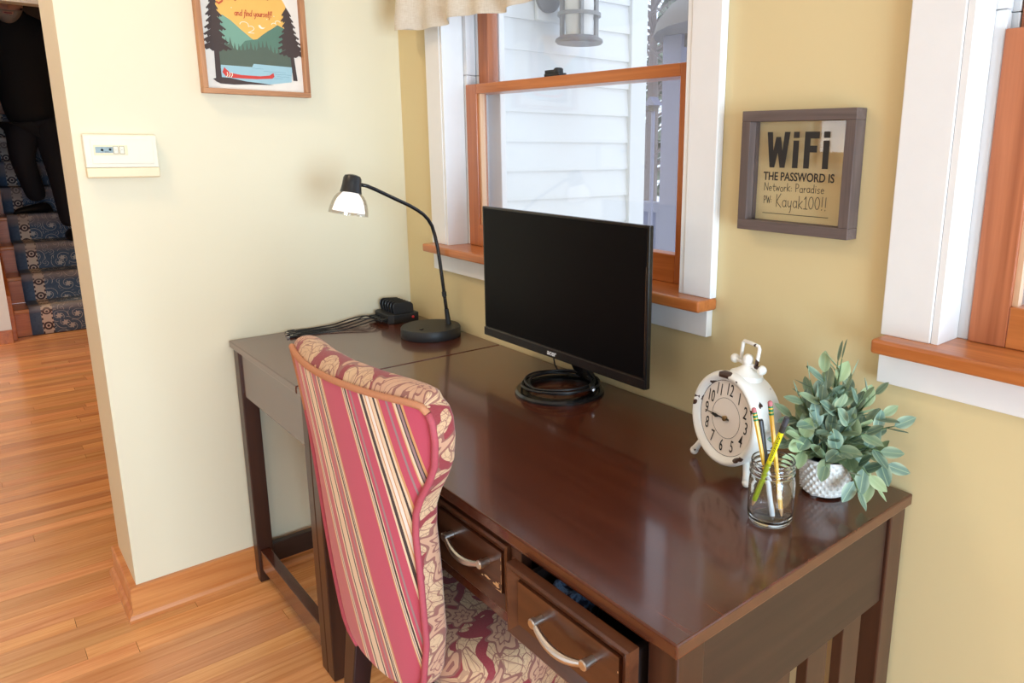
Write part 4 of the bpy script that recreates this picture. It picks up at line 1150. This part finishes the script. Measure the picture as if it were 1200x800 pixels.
for i, (ex_, ey_, lv) in enumerate(ends):
    px_ = .032 + i * .020
    c = thing('charging_cable', 'black charging cable plugged into the %s port of the charging station' % ('wall-side', 'second from the wall', 'middle', 'fourth from the wall', 'lamp-side')[i], 'cable', (px_, -.15, H), group='charging cables on the desk')
    zo = H + .0026 + .0 * lv
    off = .012 * sin(i * 2.1)
    pts = [(px_, -.164, H + .014), (px_ - .002, -.185, H + .018 + .004 * (i % 2)), (px_ - .008 + off, -.225, H + .013), (px_ * .6 + ex_ * .4 + off, -.285, zo + .002), (px_ * .3 + ex_ * .7, -.345, zo), (ex_, ey_ + .04, zo), (ex_, ey_ + .03, zo)]
    sp_ = []
    for k_ in range(len(pts) - 1):
        p0, p1, p2, p3 = [Vector(pts[min(max(k_ + d_, 0), len(pts) - 1)]) for d_ in (-1, 0, 1, 2)]
        for q in range(6):
            t_ = q / 6; sp_.append(.5 * ((2 * p1) + (-p0 + p2) * t_ + (2 * p0 - 5 * p1 + 4 * p2 - p3) * t_ * t_ + (-p0 + 3 * p1 - 3 * p2 + p3) * t_ ** 3))
    sp_.append(Vector(pts[-1]))
    build(MB().tube(sp_, .0021, 7), 'lead', 'black', c, smooth='all')
    build(MB().box(px_ - .0055, px_ + .0055, -.1645, -.1425, H + .010, H + .018), 'plug', 'black', c, bevel=.0015)
    build(MB().box(ex_ - .005, ex_ + .005, ey_ + .008, ey_ + .030, H + .0005, H + .0065), 'connector', 'black', c, bevel=.0015)
    build(MB().box(ex_ - .0035, ex_ + .0035, ey_, ey_ + .0085, H + .0015, H + .0050), 'connector_tip', 'silver', c)

# ================================================================== ALARM CLOCK
CR = .082
clk_rot = (Matrix.Rotation(-.174, 4, 'Z') @ Matrix.Rotation(-.083, 4, 'X') @ Matrix.Rotation(.072, 4, 'Y'))
TC = Matrix.Translation((1.494, -.190, .864)) @ clk_rot
clk = thing('alarm_clock', 'white chipped-enamel vintage alarm clock showing quarter to nine', 'clock', (1.494, -.190, H))
TF = TC @ Matrix.Rotation(pi / 2, 4, 'X')     # local z of TF points out of the dial
build(MB().lathe([(.060, -.066), (.070, -.064), (.0765, -.058), (.0775, -.050), (.0775, -.010), (.074, -.006), (0, -.006)], 64, TF), 'body', 'enamel', clk, smooth=True)
build(MB().lathe([(.0765, -.012), (.0815, -.010), (.082, -.002), (.0800, .004), (.0765, .007), (.0725, .0065), (.0695, .003), (.0668, .002), (.0655, -.0035), (.0765, -.0035)], 72, TF, closed=True), 'bezel', 'enamel', clk, smooth=True, ang=60)
build(MB().prism([(.0660 * cos(2 * pi * i / 64), .0660 * sin(2 * pi * i / 64)) for i in range(64)], -.0038, -.0031, 2, TF), 'dial', 'dial', clk)
rg = MB().lathe([(.0345, -.0030), (.0351, -.0030), (.0351, -.0028), (.0345, -.0028)], 64, TF, closed=True)
rg.lathe([(.0648, -.0030), (.0655, -.0030), (.0655, -.0028), (.0648, -.0028)], 64, TF, closed=True)
build(rg, 'dial_ring', 'print_black', clk)
for h_ in range(1, 13):
    a = pi / 2 - h_ * pi / 6
    T = TF @ Matrix.Translation((.0500 * cos(a), .0500 * sin(a), -.0026)) @ Matrix.Rotation(-(h_ * pi / 6) * 0 , 4, 'Z')
    text_obj(str(h_), .0305, 'print_black', clk, T, 'numeral', .002, .0001, .60)
def hand_mesh(L, wd, zz, ang, spade):
    T = TF @ Matrix.Rotation(ang, 4, 'Z'); m = MB()
    pr = [(-.010, wd * .5), (0, wd * .6), (L * .42, wd * .45), (L * .55, wd * 1.5), (L * .66, wd * 2.0), (L * .76, wd * 1.2), (L * .84, wd * .4), (L, .0002)] if spade else [(-.012, wd * .6), (0, wd * .7), (L * .45, wd * .6), (L * .55, wd * 1.2), (L * .62, wd * .6), (L, .0003)]
    m.prism([(x, y) for x, y in pr] + [(x, -y) for x, y in pr[::-1]], zz, zz + .0005, 2, T); return m
build(hand_mesh(.050, .0016, .0008, pi / 2 - 2 * pi * 44.5 / 60, False), 'minute_hand', 'print_black', clk)
build(hand_mesh(.036, .0018, -.0004, pi / 2 - 2 * pi * 8.74 / 12, True), 'hour_hand', 'print_black', clk)
build(MB().lathe([(.0045, -.003), (.0045, .002), (.002, .003), (0, .003)], 16, TF), 'centre_pin', 'brass', clk, smooth=True)
# feet: two in front, one behind
for (fx_, fu, yy) in ((-.079, -.104, .016), (.066, -.097, .010)):
    a0 = Vector((fx_ * .76, yy + .006, fu * .55)); a1 = Vector((fx_, yy, fu + .0072))
    m = MB().tube([TC @ a0, TC @ (a0 * .3 + a1 * .7), TC @ a1], [.0055, .0060, .0075], 12); m.ball(TC @ a1, .0078, 12, 8)
    o = build(m, 'foot', 'enamel', clk, smooth='all')
m = MB().tube([TC @ Vector((0, .055, -.06)), (TC @ Vector((0, .075, -.090))) * 1.0], [.0055, .0065], 12); build(m, 'foot', 'enamel', clk, smooth='all')
# top: dome, cross bar with knobs, handle
TT = TC @ Matrix.Translation((0, .034, CR - .0065))
build(MB().lathe([(.030, -.004), (.028, .004), (.020, .008), (.012, .014), (.0085, .018), (.0085, .022)], 28, TT), 'top_dome', 'enamel', clk, smooth=True)
build(MB().tube([TT @ Vector((-.030, 0, .020)), TT @ Vector((.030, 0, .020))], .0038, 10), 'cross_bar', 'enamel', clk, smooth='all')
for xx in (-.033, .033): build(MB().ball(TT @ Vector((xx, 0, .020)), .0082, 14, 10), 'knob', 'enamel', clk, smooth='all')
build(MB().ball(TT @ Vector((0, -.002, .0285)), .0098, 14, 10), 'knob', 'enamel', clk, smooth='all')
hp = [(-.019, 0, .020), (-.0195, 0, .040), (-.020, 0, .0525), (-.0175, 0, .0565), (0, 0, .0570), (.0175, 0, .0565), (.020, 0, .0525), (.0195, 0, .040), (.019, 0, .020)]
build(MB().tube([TT @ Vector(p) for p in hp], .0032, 10), 'handle', 'enamel', clk, smooth='all')

# ================================================================== MASON JAR, PENS
JX, JY = 1.642, -.258
jar = thing('mason_jar', 'clear glass mason jar holding pencils beside the potted plant', 'jar', (JX, JY, H))
jo = [(0, .0006), (.027, .0006), (.0315, .003), (.034, .009), (.0345, .020), (.0345, .064), (.0335, .072), (.0315, .077), (.0325, .079), (.0345, .0805), (.0325, .083), (.0325, .0865), (.0342, .089), (.0325, .0915), (.0325, .097), (.0330, .099), (.0320, .1005)]
ji = [(.0300, .0995), (.0298, .080), (.0295, .075), (.0320, .069), (.0322, .020), (.031, .010), (.026, .007), (0, .0065)]
build(MB().lathe(jo + ji, 56, rz(JX, JY, H)), 'glass', 'jar', jar, smooth=True, ang=60)
def stick(name, label, cat, a, b, parts, r=.0036, group=None):
    """a: foot point, b: top point; parts: (from, to, material, r0, r1, name)"""
    a, b = Vector(a), Vector(b); t = thing(name, label, cat, a, group=group)
    for f0, f1, m_, r0, r1, nm, sg in parts:
        p, q = a.lerp(b, f0), a.lerp(b, f1)
        build(MB().tube([p, q], [r0 * r, r1 * r], sg), nm, m_, t, smooth=(sg > 8))
    return t
def pencil(label, a, b):
    return stick('pencil', label, 'pencil', a, b, [(0, .012, 'graphite', .08, .28, 'lead', 10), (.012, .085, 'raw_wood', .28, 1, 'sharpened_tip', 10), (.085, .885, 'pencil', 1, 1, 'barrel', 6),
        (.885, .902, 'ferrule', 1.06, 1.06, 'ferrule', 12), (.902, .912, 'pencil', 1.02, 1.02, 'ferrule_band', 12), (.912, .935, 'ferrule', 1.06, 1.06, 'ferrule', 12), (.935, .945, 'pencil', 1.02, 1.02, 'ferrule_band', 12), (.945, .96, 'ferrule', 1.06, 1.06, 'ferrule', 12),
        (.96, .99, 'eraser', 1, 1, 'eraser', 12), (.99, 1.0, 'eraser', 1, .6, 'eraser_end', 12)])
pencil('yellow pencil with pink eraser leaning to the left in the jar', (1.653, -.262, H + .0075), (1.611, -.272, .936))
pencil('tallest yellow pencil with pink eraser standing in the jar', (1.658, -.250, H + .0075), (1.632, -.262, .950))
stick('pen', 'charcoal and white pen standing upright in the jar between the pencils', 'pen', (1.655, -.268, H + .0075), (1.617, -.262, .917),
      [(0, .05, 'silver', .3, .7, 'tip', 12), (.05, .52, 'pen_white', 1, 1, 'barrel', 14), (.52, .985, 'pen_grey', 1.12, 1.12, 'cap', 14), (.985, 1, 'black', 1.0, .9, 'cap_end', 14)], r=.0040)
yp = stick('pencil', 'lime-yellow printed pencil with black eraser leaning to the right in the jar', 'pencil', (1.617, -.270, .7775), (1.667, -.268, .936),
      [(0, .012, 'graphite', .1, .3, 'lead', 10), (.012, .08, 'raw_wood', .3, 1, 'sharpened_tip', 10), (.08, .50, 'pencil_green', 1, 1, 'barrel', 14), (.50, .845, 'pencil_lime', 1.01, 1.01, 'printed_sleeve', 14),
       (.845, .915, 'graphite', 1.06, 1.06, 'ferrule', 14), (.915, 1.0, 'pen_grey', 1.1, 1.0, 'eraser', 14)], r=.0040)
a, b = Vector((1.617, -.270, .7775)), Vector((1.667, -.268, .936)); dr = (b - a).normalized()
toward = Vector((.566, -.86, .3)); toward = (toward - dr * toward.dot(dr)).normalized(); sd = dr.cross(toward)
m = MB(); rnd = random.Random(3)
for row in (-1, 1):
    s0 = .54
    while s0 < .80:
        ln = rnd.uniform(.008, .02); p0 = a.lerp(b, s0) + toward * .00412 + sd * row * .0009; p1 = a.lerp(b, min(s0 + ln, .82)) + toward * .00412 + sd * row * .0009
        m.add([p0 + sd * .0006, p0 - sd * .0006, p1 - sd * .0006, p1 + sd * .0006], [(0, 1, 2, 3)]); s0 += ln + .006
build(m, 'print', 'print_black', yp)

# ================================================================== POTTED PLANT
PLX, PLY = 1.643, -.108
pl = thing('potted_plant', 'sage-leaved artificial plant in a small white knobbly pot at the desk end', 'plant', (PLX, PLY, H))
def potf(u, v):
    a = 2 * pi * u; zz = .004 + .062 * v
    r = .0365 + .0055 * v
    if .06 < v < .93:
        row = int(v * 9); ca = a * 24 + (pi if row % 2 else 0); r += .0032 * max(0, sin(ca)) * abs(sin(v * 9 * pi))
    if v < .05: r -= .002
    return (PLX + r * cos(a), PLY + r * sin(a), H + zz)
mb = MB().grid(potf, 180, 48)
mb.lathe([(.0415, .0662), (.0385, .0662), (.036, .050), (0, .050)], 60, rz(PLX, PLY, H)); mb.lathe([(0, .0042), (.035, .0042)], 40, rz(PLX, PLY, H))
for k_ in range(3):
    a = k_ * 2.1 + .4; mb.lathe([(.006, .0005), (.007, .005)], 12, rz(PLX + .026 * cos(a), PLY + .026 * sin(a), H))
build(mb, 'pot', 'pot', pl, smooth='all')
build(MB().lathe([(0, .056), (.020, .0575), (.0345, .054)], 24, rz(PLX, PLY, H)), 'moss', 'soil', pl)
# one leaf mesh, shared
lm = MB(); NL, NWd = 7, 4
def leaff(u, v):
    wv = .5 * (sin(pi * min(1, v * .98 + .01) ** .85)) ** .75 * .56; x = (2 * u - 1) * wv
    return (x, v, .14 * abs(x) * 1.2 + .10 * v * v - .06 * v)
lm.grid(leaff, NWd, NL)
lme = None
rnd = random.Random(21)
right = Vector((.66, .75, 0)).normalized(); tow = Vector((.49, -.87, 0)).normalized(); upv = Vector((0, 0, 1))
root = Vector((PLX, PLY, H + .056))
# stem tips as (right, toward the room, up)
tips = [(-.050, .02, .115), (-.062, .0, .075), (-.066, .02, .040), (-.045, .05, .060), (-.036, .01, .140), (-.015, .0, .150), (.006, -.01, .165), (.012, .01, .175), (.030, -.01, .140), (-.022, .06, .090), (.004, .065, .075),
        (.000, .075, .020), (.022, .07, .040), (.035, .055, .085), (.050, .03, .115), (.070, .02, .120), (.085, .02, .085), (.105, .03, .070), (.085, .05, .035), (.070, .065, .000), (.055, .078, -.020), (.082, .062, -.018), (.098, .045, .010), (-.035, -.03, .10), (.02, -.04, .11), (.05, -.03, .08), (-.02, .035, .120), (.02, .03, .125), (-.05, .045, .025), (.012, .05, .105), (.06, .05, .065)]
leafn = 0
sm_ = MB()
for (r_, t_, u_) in tips:
    tip = root + right * r_ + tow * t_ + upv * u_
    mid = root.lerp(tip, .5) + upv * (.02 + .25 * max(0, .06 - u_))
    base = root + (right * r_ + tow * t_) * .12 - upv * .004
    P = []
    for i in range(9):
        q = i / 8; P.append(base * (1 - q) ** 2 + mid * 2 * q * (1 - q) + tip * q * q)
    sm_.tube(P, [.0014] * 8 + [.0008], 5)
    nl = 6
    for k_ in range(nl):
        q = .34 + .66 * k_ / (nl - 1); i = min(7, int(q * 8)); f_ = q * 8 - i
        pos = P[i].lerp(P[i + 1], f_); tg = (P[i + 1] - P[i]).normalized()
        an = k_ * 2.4 + rnd.uniform(-.5, .5); nrm = tg.orthogonal().normalized(); bi = tg.cross(nrm)
        outw = nrm * cos(an) + bi * sin(an)
        d_ = (tg * (1.0 if k_ == nl - 1 else .55) + outw * (.15 if k_ == nl - 1 else .75) + upv * .12).normalized()
        L = rnd.uniform(.033, .047) * (1 if k_ < nl - 1 else .8)
        if pos.y + d_.y * L > -.012: d_.y = -abs(d_.y) * .5; d_.normalize()
        if pos.z + d_.z * L < H + .004: d_.z = max(.1, d_.z); d_.normalize()
        zax = (outw * -.4 + upv * .8 + Vector((rnd.uniform(-.4, .4), rnd.uniform(-.4, .4), 0)) + tow * .35)
        xax = d_.cross(zax).normalized(); zax = xax.cross(d_)
        Mx = Matrix(((xax.x * L, d_.x * L, zax.x * L, pos.x), (xax.y * L, d_.y * L, zax.y * L, pos.y), (xax.z * L, d_.z * L, zax.z * L, pos.z), (0, 0, 0, 1)))
        if lme is None:
            o = build(lm, 'leaf', 'leaf', pl, smooth='all'); lme = o.data
        else:
            o = bpy.data.objects.new('leaf', lme); link(o, pl, True)
        o.matrix_basis = Mx
        leafn += 1
build(sm_, 'stems', 'leaf_stem', pl, smooth='all')

# ================================================================== WIFI SIGN
wf = thing('wall_sign', 'square grey wood-framed glass sign lettered with the network password, hanging between the windows', 'sign', (1.491, 0, 1.274))
wx0, wx1, wz0, wz1, wd = 1.379, 1.604, 1.168, 1.380, .032
ft = .0185
for nm, d in (('frame_rail', (wx0, wx1, wz1 - ft, wz1)), ('frame_rail', (wx0, wx1, wz0, wz0 + ft)), ('frame_stile', (wx0, wx0 + ft, wz0 + ft, wz1 - ft)), ('frame_stile', (wx1 - ft, wx1, wz0 + ft, wz1 - ft))):
    box(nm, 'frame_grey' if nm == 'frame_rail' else 'frame_grey_z', (d[0], d[1], -wd, -.001, d[2], d[3]), wf, .001)
gy = -.014
box('glass', 'frame_glass', (wx0 + ft, wx1 - ft, gy, gy + .002, wz0 + ft, wz1 - ft), wf)
def frw(u, v): return (u, gy - .0006 - frw.e, v)
frw.e = 0
m = MB()
T_ = .0125
zb, zt = 1.2815, 1.3435
def flat(P): poly_flat(m, P, frw)
def rect(x, y, wd_, h_): flat([(x, y), (x + wd_, y), (x + wd_, y + h_), (x, y + h_)])
x0 = 1.4235
hW = zt - zb
flat([(x0 + a_, zb + b_ * hW) for a_, b_ in ((0, 1), (.008, 0), (.0185, 0), (.0240, .42), (.0295, 0), (.040, 0), (.048, 1), (.0365, 1), (.0335, .48), (.0290, .86), (.0190, .86), (.0145, .48), (.0115, 1))])
rect(1.4785, zb, .0115, hW * .76); rect(1.4785, zb + hW * .83, .0115, hW * .17)
rect(1.5010, zb, .0115, hW); rect(1.5010, zt - .0115, .0285, .0115); rect(1.5010, zb + hW * .44, .0250, .0115)
rect(1.5375, zb, .0115, hW * .76); rect(1.5375, zb + hW * .83, .0115, hW * .17)
build(m, 'lettering', 'print_black', wf)
text_obj('THE PASSWORD IS', .0205, 'print_black', wf, TXZ(1.4915, gy - .0006, 1.2655), 'lettering', .018, .0002, .83)
m = MB(); rj = random.Random(9)
strokes_mesh(m, 'Network: Paradise', 1.4235, 1.2405, .0138, .0012, frw, .98, 0, 0, .10, .05, rj)
strokes_mesh(m, 'PW:', 1.4235, 1.2180, .0130, .0012, frw, .8, 0, 0, .06, .05, rj)
strokes_mesh(m, 'Kayak100!!', 1.4500, 1.2125, .0215, .0013, frw, .86, 0, 0, .10, .04, rj)
ribbon(m, [(1.4225, 1.2000), (1.5560, 1.2000)], .0011, frw)
build(m, 'handwriting', 'print_black', wf)

# ================================================================== LAKE PICTURE ON THE LEFT WALL
pc = thing('framed_picture', 'tan-framed print of a red canoe on a forest lake, on the left wall', 'picture', (0, -.441, 1.62))
a0, a1, z0p, z1p = -.5836, -.2987, 1.4464, 1.80
fw_ = .0135
for nm, d in (('frame_rail', (a0, a1, z1p - fw_, z1p)), ('frame_rail', (a0, a1, z0p, z0p + fw_)), ('frame_stile', (a0, a0 + fw_, z0p + fw_, z1p - fw_)), ('frame_stile', (a1 - fw_, a1, z0p + fw_, z1p - fw_))):
    box(nm, 'frame_tan' if nm == 'frame_rail' else 'frame_tan_z', (.001, .030, d[0], d[1], d[2], d[3]), pc, .001)
box('print', 'ink_paper', (.004, .010, a0 + fw_, a1 - fw_, z0p + fw_, z1p - fw_), pc)
lay = [0.0103]
def layer(mat, name, fn):
    x = lay[0]; m_ = MB()
    def f(u, v): return (x + f.e, u, v)
    f.e = 0
    fn(m_, f); build(m_, name, mat, pc); lay[0] += .00012
yl, yr_ = -.545, -.335                      # printed scene left and right
def curve(pts, n=8):
    return pts
layer('ink_sun', 'printed_sky', lambda m_, f: poly_flat(m_, [(-.525, 1.56)] + [(-.44 + .10 * cos(radians(a_)), 1.66 + .095 * sin(radians(a_))) for a_ in range(190, -11, -12)] + [(-.345, 1.56)], f))
layer('ink_hill_l', 'printed_hill', lambda m_, f: poly_flat(m_, [(-.537, 1.55), (-.535, 1.640), (-.515, 1.652), (-.495, 1.640), (-.470, 1.618), (-.445, 1.598), (-.415, 1.578), (-.415, 1.55)], f))
layer('ink_hill_d', 'printed_hill', lambda m_, f: poly_flat(m_, [(-.480, 1.55), (-.478, 1.572), (-.462, 1.590), (-.430, 1.597), (-.412, 1.612), (-.398, 1.622), (-.388, 1.628), (-.372, 1.640), (-.350, 1.630), (-.341, 1.612), (-.341, 1.55)], f))
def forest(m_, f):
    P = [(-.537, 1.515), (-.337, 1.515), (-.337, 1.578)]
    x = -.337; rq = random.Random(4)
    while x > -.533:
        h_ = 1.570 + rq.uniform(.0, .018); P += [(x - .003, h_ - .008), (x - .006, h_ + .010), (x - .009, h_ - .008)]; x -= .0105
    P.append((-.537, 1.575)); poly_flat(m_, P, f)
layer('ink_forest', 'printed_forest', forest)
layer('ink_lake', 'printed_lake', lambda m_, f: poly_flat(m_, [(-.533, 1.4865), (-.42, 1.4760), (-.345, 1.4880), (-.340, 1.5290), (-.445, 1.5310), (-.450, 1.5220), (-.530, 1.5225)], f))
def lines(m_, f):
    for (u0, u1, v) in ((-.42, -.36, 1.513), (-.40, -.345, 1.507), (-.385, -.35, 1.501), (-.45, -.42, 1.519), (-.40, -.37, 1.4955)): ribbon(m_, [(u0 + (u1 - u0) * i / 6, v + .0006 * sin(i * 2)) for i in range(7)], .0007, f)
layer('ink_lake_line', 'printed_ripple', lines)
def ground_(m_, f):
    poly_flat(m_, [(-.553, 1.4850), (-.545, 1.4780), (-.535, 1.4735), (-.50, 1.4725), (-.46, 1.4755), (-.395, 1.4770), (-.43, 1.4805), (-.47, 1.4830), (-.51, 1.4900), (-.535, 1.4905)], f)
layer('ink_tree', 'printed_bank', ground_)
def tree_(m_, f, cx, zb_, zt_, w_, tw, tilt, seed):
    rq = random.Random(seed); hgt = zt_ - zb_
    poly_flat(m_, [(cx - tw, zb_), (cx + tw, zb_), (cx + tw * .5 + tilt, zt_ - .01), (cx + tilt, zt_), (cx - tw * .5 + tilt, zt_ - .01)], f)
    for sgn in (-1, 1):
        n_ = 8
        for i in range(n_):
            q = (i + .5) / n_; zz = zt_ - .008 - q * hgt * .60; L = w_ * (.25 + .75 * q) * rq.uniform(.8, 1.15); cx2 = cx + tilt * (1 - (zt_ - zz) / hgt)
            P = [(cx2, zz + .014), (cx2 + sgn * L * .55, zz + .003), (cx2 + sgn * L, zz - .007), (cx2 + sgn * L * .86, zz - .010), (cx2 + sgn * L * .72, zz - .007), (cx2 + sgn * L * .62, zz - .013), (cx2 + sgn * L * .42, zz - .009), (cx2 + sgn * L * .25, zz - .015), (cx2, zz - .014)]
            poly_flat(m_, P, f)
layer('ink_tree', 'printed_pine', lambda m_, f: tree_(m_, f, -.538, 1.482, 1.705, .040, .0075, .002, 1))
layer('ink_tree', 'printed_pine', lambda m_, f: tree_(m_, f, -.334, 1.492, 1.690, .042, .0060, -.012, 2))
layer('ink_canoe', 'printed_canoe', lambda m_, f: poly_flat(m_, [(-.528, 1.5035), (-.522, 1.5170), (-.518, 1.5120), (-.508, 1.5030), (-.48, 1.4990), (-.43, 1.4990), (-.405, 1.5025), (-.394, 1.5100), (-.392, 1.5000), (-.398, 1.4945), (-.44, 1.4905), (-.50, 1.4900), (-.520, 1.4930)], f))
def cream(m_, f):
    for u in (-.519, -.513, -.507): ribbon(m_, [(u, 1.4915), (u + .004, 1.4975), (u + .003, 1.5040)], .0018, f)
    ribbon(m_, arc(-.461, 1.632, .011, .007, 180, 20, 8) + arc(-.444, 1.624, .008, .006, 140, -60, 6) + [(-.452, 1.612), (-.437, 1.612)], .0016, f)
    ribbon(m_, arc(-.382, 1.640, .006, .004, 180, 10, 6) + arc(-.371, 1.646, .007, .005, 170, 20, 6), .0016, f)
    poly_flat(m_, arc(-.415, 1.634, .009, .009, 180, 320, 8) + arc(-.411, 1.637, .008, .008, 310, 190, 8), f)
    for u, v in ((-.47, 1.66), (-.43, 1.655), (-.40, 1.652), (-.49, 1.672), (-.38, 1.662)): poly_flat(m_, arc(u, v, .0012, .0012, 0, 315, 7), f)
layer('ink_cream_ink', 'printed_cloud', cream)
def ink_text(m_, f):
    strokes_mesh(m_, 'Get', -.526, 1.702, .030, .0042, f, .92, .25, .02, .10)
    strokes_mesh(m_, 'Lost', -.452, 1.704, .030, .0042, f, .92, .25, 0, .10)
    strokes_mesh(m_, 'and find yourself!', -.484, 1.6775, .0155, .0017, f, .78, .22, .05, .05)
layer('ink_red_ink', 'printed_lettering', ink_text)
box('frame_glass', 'frame_glass', (.0135, .0150, a0 + fw_, a1 - fw_, z0p + fw_, z1p - fw_), pc) if False else None

# ================================================================== THERMOSTAT
th_ = thing('thermostat', 'cream wall thermostat with a small grey display and two buttons', 'thermostat', (0, -.787, 1.281))
ty0, ty1, tz0, tz1 = -.8657, -.7079, 1.2276, 1.335
build(MB().prism([(.001, tz0 + .026), (.026, tz0 + .026), (.026, tz1 - .003), (.023, tz1), (.001, tz1)], ty0, ty1, 1), 'case', 'thermo', th_, bevel=.002)
build(MB().prism([(.001, tz0 + .002), (.022, tz0), (.0265, tz0 + .003), (.0268, tz0 + .0255), (.001, tz0 + .0255)], ty0, ty1, 1), 'flip_lid', 'thermo_lid', th_, bevel=.0015)
box('raised_panel', 'thermo', (.0262, .0278, ty0 + .014, ty1 - .010, tz0 + .036, tz1 - .012), th_, .0008)
box('display_bezel', 'thermo_lid', (.0279, .0288, -.8465, -.7745, 1.2845, 1.3085), th_, .0008)
box('display', 'lcd', (.0289, .0293, -.8430, -.8060, 1.2900, 1.3045), th_)
sg = MB()
for u, v in ((-.829, 1.297), (-.812, 1.298)):
    sg.lathe([(.0020, 0), (.0028, 0)], 12, Matrix.Translation((.0295, u, v)) @ Matrix.Rotation(pi / 2, 4, 'Y'))
sg.box(.0294, .0296, -.8235, -.8155, 1.2915, 1.2930); build(sg, 'display_segments', 'lcd_dark', th_)
for u in (-.8000, -.7870):
    b_ = box('button', 'thermo', (.0289, .0305, u - .0045, u + .0045, 1.2885, 1.3050), th_, .001)
    rm = MB()
    for d in ((u - .0053, u - .0047, 1.2878, 1.3057), (u + .0047, u + .0053, 1.2878, 1.3057), (u - .0053, u + .0053, 1.2872, 1.2878), (u - .0053, u + .0053, 1.3057, 1.3063)): rm.box(.0289, .0292, *d)
    rm.prism([(u - .0012, 1.2962), (u + .0012, 1.2962), (u, 1.2978)], .0306, .0308, 0) if u < -.79 else rm.prism([(u - .0012, 1.2978), (u + .0012, 1.2978), (u, 1.2962)], .0306, .0308, 0)
    build(rm, 'outline', 'lcd_dark', b_)

# ================================================================== VALANCE
va = thing('window_valance', 'cream linen valance hung across the top of the desk window', 'curtain', (.76, -.07, 2.12))
def valf(u, v):
    x = .142 + 1.24 * u; zz = 2.16 - (2.16 - 1.636) * v
    am = .006 + .016 * v
    y = -.070 + am * sin(x * 21 + .7) * .7 + am * .5 * sin(x * 47 + 1.1 + v) + .004 * sin(v * 9 + x * 12)
    if v > .999: zz += .004 * sin(x * 16) + (.010 if u < .02 else 0)
    return (x, min(y, -.030), zz)
vo = build(MB().grid(valf, 150, 22), 'cloth', 'linen', va, smooth='all'); vo.modifiers.new('t', 'SOLIDIFY').thickness = .002
def hemf(u, v):
    p = Vector(valf(u, .908 + .092 * v)); return (p.x, p.y - .0022 - .0015 * sin(pi * v), p.z)
ho = build(MB().grid(hemf, 150, 5), 'hem', 'linen', va, smooth='all')
build(MB().tube([(.13, -.070, 2.165), (1.40, -.070, 2.165)], .009, 12), 'rod', 'white', va, smooth=True)
for xx in (.17, 1.36): build(MB().box(xx - .008, xx + .008, -.078, -.0225, 2.158, 2.172), 'bracket', 'white', va)

# ================================================================== CEILING LAMPS (out of frame)
def ceiling_lamp(x, y, p, lab):
    c = thing('ceiling_lamp', lab, 'lamp', (x, y, ZC))
    build(MB().lathe([(.16, 0), (.16, -.03), (.14, -.035)], 32, rz(x, y, ZC - .0005)), 'housing', 'nickel', c, smooth=True)
    l = bpy.data.lights.new('ceiling_lamp_light', 'AREA'); l.shape = 'DISK'; l.size = .27; l.energy = p; l.color = (1.0, .76, .48)
    o = bpy.data.objects.new('ceiling_lamp_light', l); COL.objects.link(o); o.location = (x, y, ZC - .04)
ceiling_lamp(.5, -1.3, 9, 'round flush ceiling lamp near the partition wall')
ceiling_lamp(-3.2, -1.8, 24, 'unseen ceiling lamp added to brighten the hall stairs')  # hall lamp added out of view to light the stair risers
